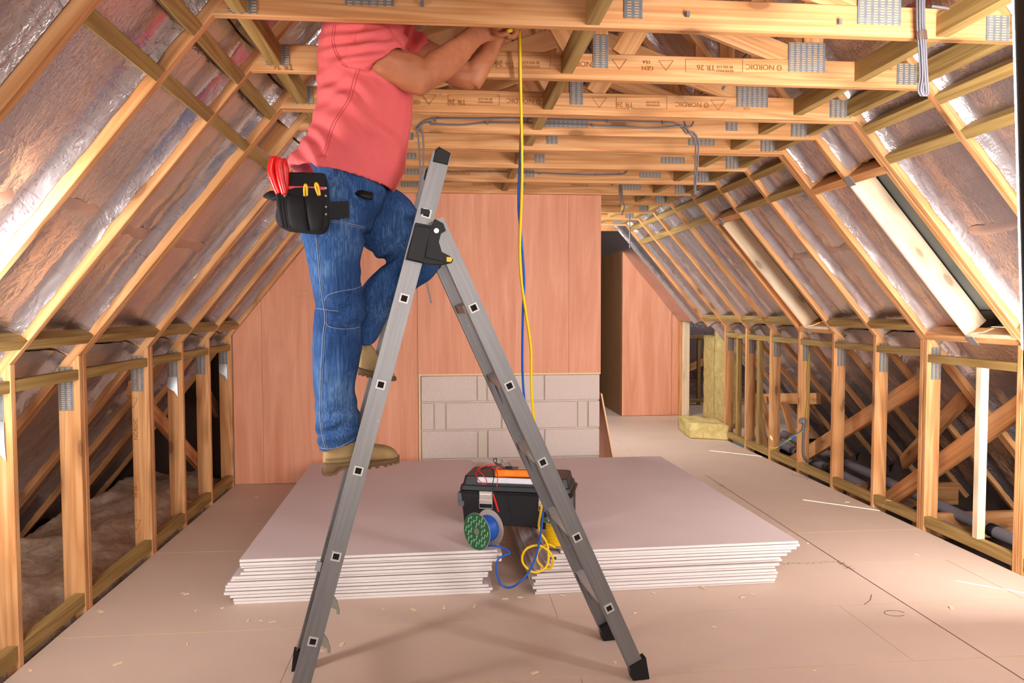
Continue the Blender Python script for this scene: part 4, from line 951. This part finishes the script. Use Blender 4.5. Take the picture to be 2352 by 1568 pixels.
for sgn in (-1, 1): head.append(ball(hd_c+LN*(.078*sgn)-LX*.008-up_*.002, 1, sc=(.020, .010, .032)))
neck = tube_geo([PL(826, 60, .175), PL(838, 20, .175), hd_c-up_*.06], [.07, .06, .056], 14)
body = fuse('body', [limb(TOR[:-3], .022), limb(PEL[1:], .02), limb(NEAR, .016), limb(THIGH, .016), limb(SHIN, .014), limb(UARM_R), limb(FARM_R), limb(UARM_L), limb(FARM_L), ball(PL(968, 182, .012), .045), ball(PL(1078, 178, .34), .042), neck]+head+fing, .0052, SKIN, man, 3, .5,
            lambda p, q: .0012*noise.noise(p*38)+(.0022*noise.noise(V((p.x*10, p.y*40, p.z*55))) if p.z > 2.0 and p.x > -.2 else 0))
EYEW = flat('eye_white', (236, 232, 226), .3); IRIS = flat('iris', (60, 44, 30), .3)
for sgn in (-1, 1):
    c = hd_c+LN*(.031*sgn)+LX*.079+up_*.008
    e = mesh('eye', *ball(c, .0125), EYEW, man, True); mesh('iris', *ball(c+LX*.0085, .0062), IRIS, e, True)
hair = fuse('hair', [ball(hd_c-LX*.014+up_*.022, 1, sc=(.094, .083, .102)), ball(hd_c-LX*.04-up_*.02, 1, sc=(.07, .078, .08))], .006, HAIR, man, 2, .5, lambda p, q: .004*noise.noise(p*60))
for i in range(1): pass
# --- jeans
def folds_j(p, q):
    u, v = proj(p); f = .0016*noise.noise(V((p.x*30, p.y*30, p.z*14)))
    for (a, b, r, amp, ang, fr) in ((790, 715, 34, .008, -.12, .16), (785, 990, 44, .008, .30, .17), (900, 600, 42, .008, .7, .17), (830, 500, 45, .004, -.5, .14), (860, 760, 36, .005, .8, .18), (760, 570, 40, .003, .2, .13), (780, 840, 46, .004, 1.2, .1)):
        w = math.exp(-((u-a)**2+(v-b)**2)/(2*r*r)); f += amp*w*math.sin(((u-a)*math.sin(ang)+(v-b)*math.cos(ang))*fr+2*noise.noise(V((u*.02, v*.02, 0))))
    return f
def tail(spec, n_in=.012, up=.05):     # turn the hem inwards so that the cuff is open
    l, r, o, h = spec[-1]; l2, r2, o2, h2 = spec[-2]
    k = .55; li = (l[0]+(l2[0]-l[0])*k, l[1]+(l2[1]-l[1])*k); ri = (r[0]+(r2[0]-r[0])*k, r[1]+(r2[1]-r[1])*k)
    return [ring(l, r, o, h, inset=n_in), ring(li, ri, o, h, inset=n_in+.003)]
def cuffed(spec, sub=4):
    R = smooth_rings([ring(*s) for s in spec], sub); return loft_geo(R+tail(spec))
jeans = fuse('jeans', [limb(PEL), cuffed(NEAR), limb(THIGH), cuffed(SHIN)], .0062, DENIM, man, 5, .5, folds_j)
TJ = bvh([jeans])
seam(TJ, 'side_seam', [(726, 545), (731, 600), (735, 650), (741, 690), (746, 730), (742, 770), (739, 820), (736, 880), (735, 950), (738, 990), (748, 1032)], .0016, THREAD, jeans)
seam(TJ, 'side_seam', [(730, 545), (735, 600), (739, 650), (745, 690), (750, 730), (746, 770), (743, 820), (740, 880), (739, 950), (742, 990), (751, 1030)], .0007, THREAD, jeans)
seam(TJ, 'pocket_stitch', [(755, 505), (785, 509), (815, 516), (838, 522)], .0013, THREAD, jeans); seam(TJ, 'pocket_stitch', [(755, 509), (785, 513), (815, 520), (836, 526)], .0008, THREAD, jeans)
seam(TJ, 'knee_patch_stitch', [(745, 690), (755, 677), (785, 668), (815, 663), (832, 655)], .0014, THREAD, jeans); seam(TJ, 'knee_patch_stitch', [(748, 740), (757, 750), (785, 755), (812, 754), (826, 750)], .0014, THREAD, jeans)
seam(TJ, 'knee_patch_stitch', [(725, 708), (742, 710), (762, 713), (778, 714)], .0012, THREAD, jeans)
seam(TJ, 'hem_stitch', [(734, 1028), (755, 1031), (780, 1026), (805, 1013), (823, 1000)], .0014, THREAD, jeans)
seam(TJ, 'thigh_seam', [(920, 560), (932, 575), (940, 600)], .0012, THREAD, jeans)
# --- polo shirt
def folds_s(p, q):
    u, v = proj(p); f = .0012*noise.noise(p*22)
    for (a, b, rx, ry, amp, ang, fr) in ((830, 100, 60, 34, .008, .12, .22), (815, 235, 70, 60, .0085, -.62, .12), (830, 330, 70, 50, .006, -1.05, .085), (720, 345, 40, 34, .009, -.9, .14), (760, 190, 36, 40, .005, .45, .17), (880, 260, 50, 60, .004, -1.1, .10), (965, 90, 34, 34, .007, 1.0, .2)):
        w = math.exp(-((u-a)**2/(2*rx*rx)+(v-b)**2/(2*ry*ry))); f += amp*w*math.sin(((u-a)*math.sin(ang)+(v-b)*math.cos(ang))*fr+2.5*noise.noise(V((u*.012, v*.012, 3))))
    return f
SLV_R = [((778, 158), (862, 48), .05, .09), ((800, 166), (885, 62), .02, .086), ((820, 169), (908, 88), .004, .078), ((842, 168), (929, 114), .0, .07)]
SLV_L = [((880, 130), (925, 50), .32, .08), ((925, 132), (958, 70), .335, .072), ((952, 130), (998, 107), .34, .064)]
shirt = fuse('polo_shirt', [loft_geo(smooth_rings([ring(*s) for s in TOR], 4)+[ring((668, 384), (896, 438), .175, .17), ring((690, 366), (880, 405), .175, .155)]), cuffed(SLV_R), cuffed(SLV_L)], .0058, SHIRT, man, 4, .5, folds_s)
TS = bvh([shirt])
seam(TS, 'hem_stitch', [(745, 391), (770, 402), (800, 412), (840, 424), (870, 432), (902, 438)], .0009, PINKTHREAD, shirt)
for d in (0, 5): seam(TS, 'armhole_seam', [(766+d, 58), (762+d, 90), (768+d, 118), (780+d, 140), (794+d, 154)], .0010, PINKTHREAD, shirt)
seam(TS, 'armhole_seam', [(783, 148), (800, 155), (822, 158), (838, 163)], .0010, PINKTHREAD, shirt)
for d in (0, 7): seam(TS, 'side_seam', [(818+d, 160), (808+d, 195), (800+d, 225), (785+d, 250), (765+d, 280), (754+d, 310), (744+d, 345), (727+d, 362)], .0011, PINKTHREAD, shirt)
seam(TS, 'cuff_stitch', [(838, 159), (862, 142), (890, 124), (918, 110)], .0009, PINKTHREAD, shirt)
b_ = cast(TS, 747, 359, .001)
if b_: mesh('button', *tube_geo([b_, b_-LN*.002], .0055, 12), PINKTHREAD, shirt)
mesh('collar', *tube_geo([PL(905, 52, .10), PL(914, 66, .13), PL(922, 72, .20), PL(918, 64, .26)], [.012, .014, .014, .012], 10, .5), SHIRT, shirt, True)
mesh('undershirt', *ball(PL(908, 66, .12), .014), flat('white_cotton', (236, 232, 230), .8), man, True)
# --- boots
def boot(up, sole, off, w, lab=None):
    def sec(u, vt, vb, hw, e=2.6):
        a, b = PL(u, vt, off), PL(u, vb, off); c = (a+b)/2; h = (a-b)/2; out = []
        for k in range(16):
            t = 2*math.pi*k/16; ct, st = math.cos(t), math.sin(t)
            out.append(c+h*math.copysign(abs(ct)**(2/e), ct)+LN*hw*math.copysign(abs(st)**(2/e), st))
        return out
    b = mesh('boot', *loft_geo(smooth_rings([sec(*s) for s in up], 4)), LEATHER, man, True)
    s_ = mesh('sole', *loft_geo(smooth_rings([sec(*s, e=5) for s in sole], 3)), SOLE, b, True)
    lug = []
    for i in range(len(sole)-1):
        for t in (.2, .65):
            u = sole[i][0]*(1-t)+sole[i+1][0]*t; vb = sole[i][2]*(1-t)+sole[i+1][2]*t; p = PL(u, vb-1, off); hw = (sole[i][3]*(1-t)+sole[i+1][3]*t)*.96
            lug.append(box_geo((-.006, -hw, -.006), (.006, hw, .004), Matrix.Translation(p) @ Matrix.Rotation(LA, 4, 'Z')))
    mesh('tread', *merge(lug), SOLE, b); return b
bn = boot([(742, 1036, 1066, .012), (748, 1020, 1068, .032), (765, 985, 1068, .04), (790, 975, 1066, .042), (815, 985, 1062, .041), (835, 1006, 1058, .042), (860, 1019, 1056, .045), (885, 1023, 1054, .046), (903, 1030, 1053, .038), (914, 1042, 1052, .014)],
     [(743, 1060, 1080, .030), (748, 1058, 1085, .040), (768, 1058, 1084, .042), (778, 1058, 1074, .040), (800, 1057, 1069, .038), (840, 1054, 1069, .045), (880, 1050, 1064, .047), (905, 1047, 1059, .038), (917, 1045, 1056, .018)], .084, .045)
bf = boot([(824, 812, 846, .012), (830, 795, 850, .03), (842, 785, 853, .036), (856, 795, 856, .038), (872, 822, 859, .040), (888, 842, 862, .042), (900, 853, 865, .034), (907, 860, 866, .014)],
     [(823, 842, 856, .030), (840, 848, 861, .038), (865, 854, 867, .042), (885, 858, 870, .043), (903, 862, 871, .03), (908, 863, 869, .015)], .238, .04)
TB_ = bvh([bn, bf])
for d in (0, 3): seam(TB_, 'welt_stitch', [(748, 1054+d), (790, 1051+d), (830, 1043+d), (845, 1040+d)], .0009, flat('boot_thread', (120, 96, 58), .8), bn)
tube('lace', [PL(840, 800, .235), PL(847, 797, .225), PL(852, 806, .23), PL(856, 816, .235)], .0022, flat('lace_cord', (150, 120, 70), .8), bf, 6, 4)

# --- tool belt pouch and the tools in it
pouch = thing('tool_pouch', PL(695, 538, -.045), 'black nylon tool pouch with a red stripe on the man\'s hip', 'tool pouch')
fuse('pouch_body', [limb([((660, 396), (748, 398), -.03, .016), ((655, 420), (753, 424), -.035, .022), ((642, 450), (757, 455), -.04, .032), ((635, 480), (758, 488), -.045, .040), ((633, 505), (757, 515), -.048, .042), ((645, 522), (750, 532), -.046, .034), ((664, 532), (736, 539), -.044, .014)], e=3)], .005, NYLON, pouch, 2)
fuse('front_pocket', [limb([((698, 450), (746, 449), -.072, .010), ((700, 470), (744, 470), -.080, .020), ((707, 505), (743, 505), -.088, .024), ((713, 530), (740, 530), -.084, .014)], e=3)], .0045, NYLON, pouch, 2)
fuse('front_pocket', [limb([((655, 447), (698, 450), -.070, .010), ((657, 470), (703, 472), -.082, .018), ((662, 505), (708, 508), -.086, .020), ((668, 524), (712, 532), -.080, .012)], e=3)], .0045, NYLON, pouch, 2)
for k in range(3):
    u = 640+8*k; mesh('tool_loop', *tube_geo(catmull([PL(u, 445, -.072), PL(u+3, 480, -.088), PL(u+11, 522, -.082)], 6), .0085, 8), NYLON, pouch, True)
panel('stripe', [PL(661, 427, -.0625), PL(746, 429, -.0625), PL(746, 436, -.0625), PL(661, 434, -.0625)], LN*.012, flat('red_stripe', (238, 74, 92), .6), pouch)
for v in (432, 450, 475, 492): mesh('rivet', *ball(PL(748, v, -.078), .0045), ZINC, pouch, True)
panel('holster_strap', [PL(750, 463, -.062), PL(800, 461, -.050), PL(802, 499, -.050), PL(748, 503, -.062)], LN*.006, NYLON, pouch)
mesh('belt', *tube_geo([PL(617, 446, .02), PL(632, 452, -.005), PL(660, 440, -.02)], .022, 10, .4), NYLON, pouch, True)
mesh('belt_clip', *tube_geo([PL(818, 441, .015), PL(836, 446, .005), PL(856, 451, .01)], .016, 10, .5), BLACKP, pouch, True)
REDH = M('red_handle').set(lin((226, 26, 22)), .18, 0, .6).m; YELH = flat('yellow_handle', (240, 190, 20), .3, 0, .5)
def handle(pts, r, mat, par, off=-.075): mesh('handle', *tube_geo(catmull([PL(u, v, off+o) for u, v, o in pts], 6), [r*f for f in [ .75+.25*math.sin(min(1, k/(6*(len(pts)-1))*1.0)*math.pi) for k in range(6*(len(pts)-1)+1)]], 10), mat, par, True)
t = thing('pliers', PL(652, 470, -.075), 'pliers with two glossy red handles in the pouch, right-hand red pair', 'pliers')
handle([(645, 364, 0), (641, 380, 0), (646, 415, 0), (654, 447, 0)], .0125, REDH, t, -.082); handle([(650, 365, .014), (654, 385, .014), (655, 415, .014), (653, 447, .010)], .0125, REDH, t, -.082)
mesh('joint', *tube_geo([PL(654, 444, -.078), PL(657, 470, -.078)], .007, 8), ZINC, t, True)
t = thing('pliers', PL(636, 470, -.07), 'pliers with red handles at the outer edge of the pouch, left-hand red pair', 'pliers')
handle([(628, 362, 0), (622, 390, 0), (630, 420, 0), (640, 446, 0)], .0115, REDH, t, -.072); handle([(631, 359, .02), (634, 385, .02), (640, 420, .016), (644, 446, .006)], .0115, REDH, t, -.072)
mesh('joint', *tube_geo([PL(641, 444, -.07), PL(644, 470, -.07)], .007, 8), ZINC, t, True)
t = thing('wire_stripper', PL(717, 455, -.075), 'wire stripper with two curved yellow handles in the front pocket', 'pliers')
handle([(699, 451, 0), (699, 432, 0), (702, 424, 0), (705, 432, 0), (705, 451, 0)], .0042, YELH, t, -.078); handle([(732, 450, 0), (725, 430, 0), (726, 421, 0), (731, 428, 0), (735, 449, 0)], .0042, YELH, t, -.08)
mesh('joint', *tube_geo([PL(703, 450, -.078), PL(716, 476, -.076), PL(733, 449, -.08)], .004, 8), ZINC, t, True)
t = thing('screwdriver', PL(1172, 66, .15), 'small screwdriver with a yellow handle held in the man\'s hand', 'screwdriver')
mesh('handle', *tube_geo([PL(1164, 72, .112), PL(1169, 71, .118), PL(1188, 66, .17)], [.006, .0075, .0075], 10), YELH, t, True)
mesh('shaft', *tube_geo([PL(1188, 66, .17), PL(1200, 52, .21)], .0028, 8), CHROME, t, True)

# ================================================================== printed stamps on the timbers (upside down as nailed)
def stamp(par, body_, u, v, y, size, rot=180):
    p = Py(u, v, y-.0016)
    text('stamp', body_, size, Matrix.Translation(p) @ Matrix.Rotation(math.pi/2, 4, 'X') @ Matrix.Rotation(math.radians(rot), 4, 'Z'), INK, par, .0001)
def outline(par, u0, v0, u1, v1, y):
    P = [Py(u, v, y-.001) for u, v in ((u0, v0), (u1, v0), (u1, v1), (u0, v1), (u0, v0))]
    mesh('stamp_frame', *merge([tube_geo([a, b], .0007, 4) for a, b in zip(P, P[1:])]), INK, par)
def tri(par, u, v, y, w=17):
    P = [Py(a, b, y-.001) for a, b in ((u-w, v-11), (u+w, v-11), (u, v+12), (u-w, v-11))]
    mesh('stamp_mark', *merge([tube_geo([a, b], .0009, 4) for a, b in zip(P, P[1:])]), INK, par)
y1, y2 = TY[2], TY[3]
for u, b in ((1160, 'TR 26'), (1622, 'TR 26'), (650, 'TR 26'), (2030, 'TR 26')): stamp(TRUSS[2], b, u, 153 if u > 1700 or u < 900 else (146 if u < 1400 else 155), y1, .030)
for u, v in ((1220, 148), (1665, 158)): stamp(TRUSS[2], 'REVIEWED\nBS EN 519', u, v, y1, .015)
for u, v in ((1755, 154), (1335, 146)): stamp(TRUSS[2], '\u0398 NORDIC', u, v, y1, .030)
outline(TRUSS[2], 1575, 136, 1706, 165, y1); outline(TRUSS[2], 1140, 128, 1264, 157, y1)
tri(TRUSS[2], 1423, 147, y1); tri(TRUSS[2], 1530, 150, y1); stamp(TRUSS[2], 'GEN', 1488, 156, y1, .024); stamp(TRUSS[2], 'TRA', 1486, 142, y1, .018)
for u in (1060, 1445): stamp(TRUSS[3], 'TR 26', u-10, 234 if u < 1200 else 240, y2, .032); stamp(TRUSS[3], 'REVIEWED\nBS EN 519', u+55, 231 if u < 1200 else 238, y2, .014)
for u, v in ((1203, 231), (1590, 240)): stamp(TRUSS[3], '\u0398 NORDIC', u, v, y2, .032)
outline(TRUSS[3], 1029, 217, 1147, 242, y2); outline(TRUSS[3], 1416, 223, 1532, 250, y2); tri(TRUSS[3], 985, 228, y2); tri(TRUSS[3], 1377, 235, y2); tri(TRUSS[3], 1650, 241, y2)
stamp(TRUSS[3], 'GEN', 950, 234, y2, .028); stamp(TRUSS[3], 'GE', 1715, 247, y2, .028)
for u in (1045, ): stamp(TRUSS[7], '\u0398 NORDIC', u+10, 397, TY[7], .03)
stamp(TRUSS[8], '\u0398 NORDIC', 1105, 423, TY[8], .03); stamp(TRUSS[8], '\u0398 NORDIC', 1330, 425, TY[8], .03)
pz = TY[5]-.002
for v, b, s_ in ((985, 'NORDIC', .03), (1130, 'TR 26', .028), (880, 'TRA', .022)): stamp(TRUSS[5], b, 312, v+0, pz, s_, 90)
tri(TRUSS[5], 306, 925, pz, 10); tri(TRUSS[5], 313, 1205, pz, 10)
def PS(u, v, S, off):
    d = ray(u, v); t = ((S.P(0, 0, off)-EYE) @ S.n)/(d @ S.n); return EYE+d*t
w_ = PS(2100, 12, SR, .066)
text('printed_text', 'www', .085, Matrix.Translation(w_) @ Matrix((V((0, -1, 0)), SR.t, V((0, -1, 0)).cross(SR.t))).transposed().to_4x4(), flat('red_print', (150, 24, 36), .6), ceiling, .0001)
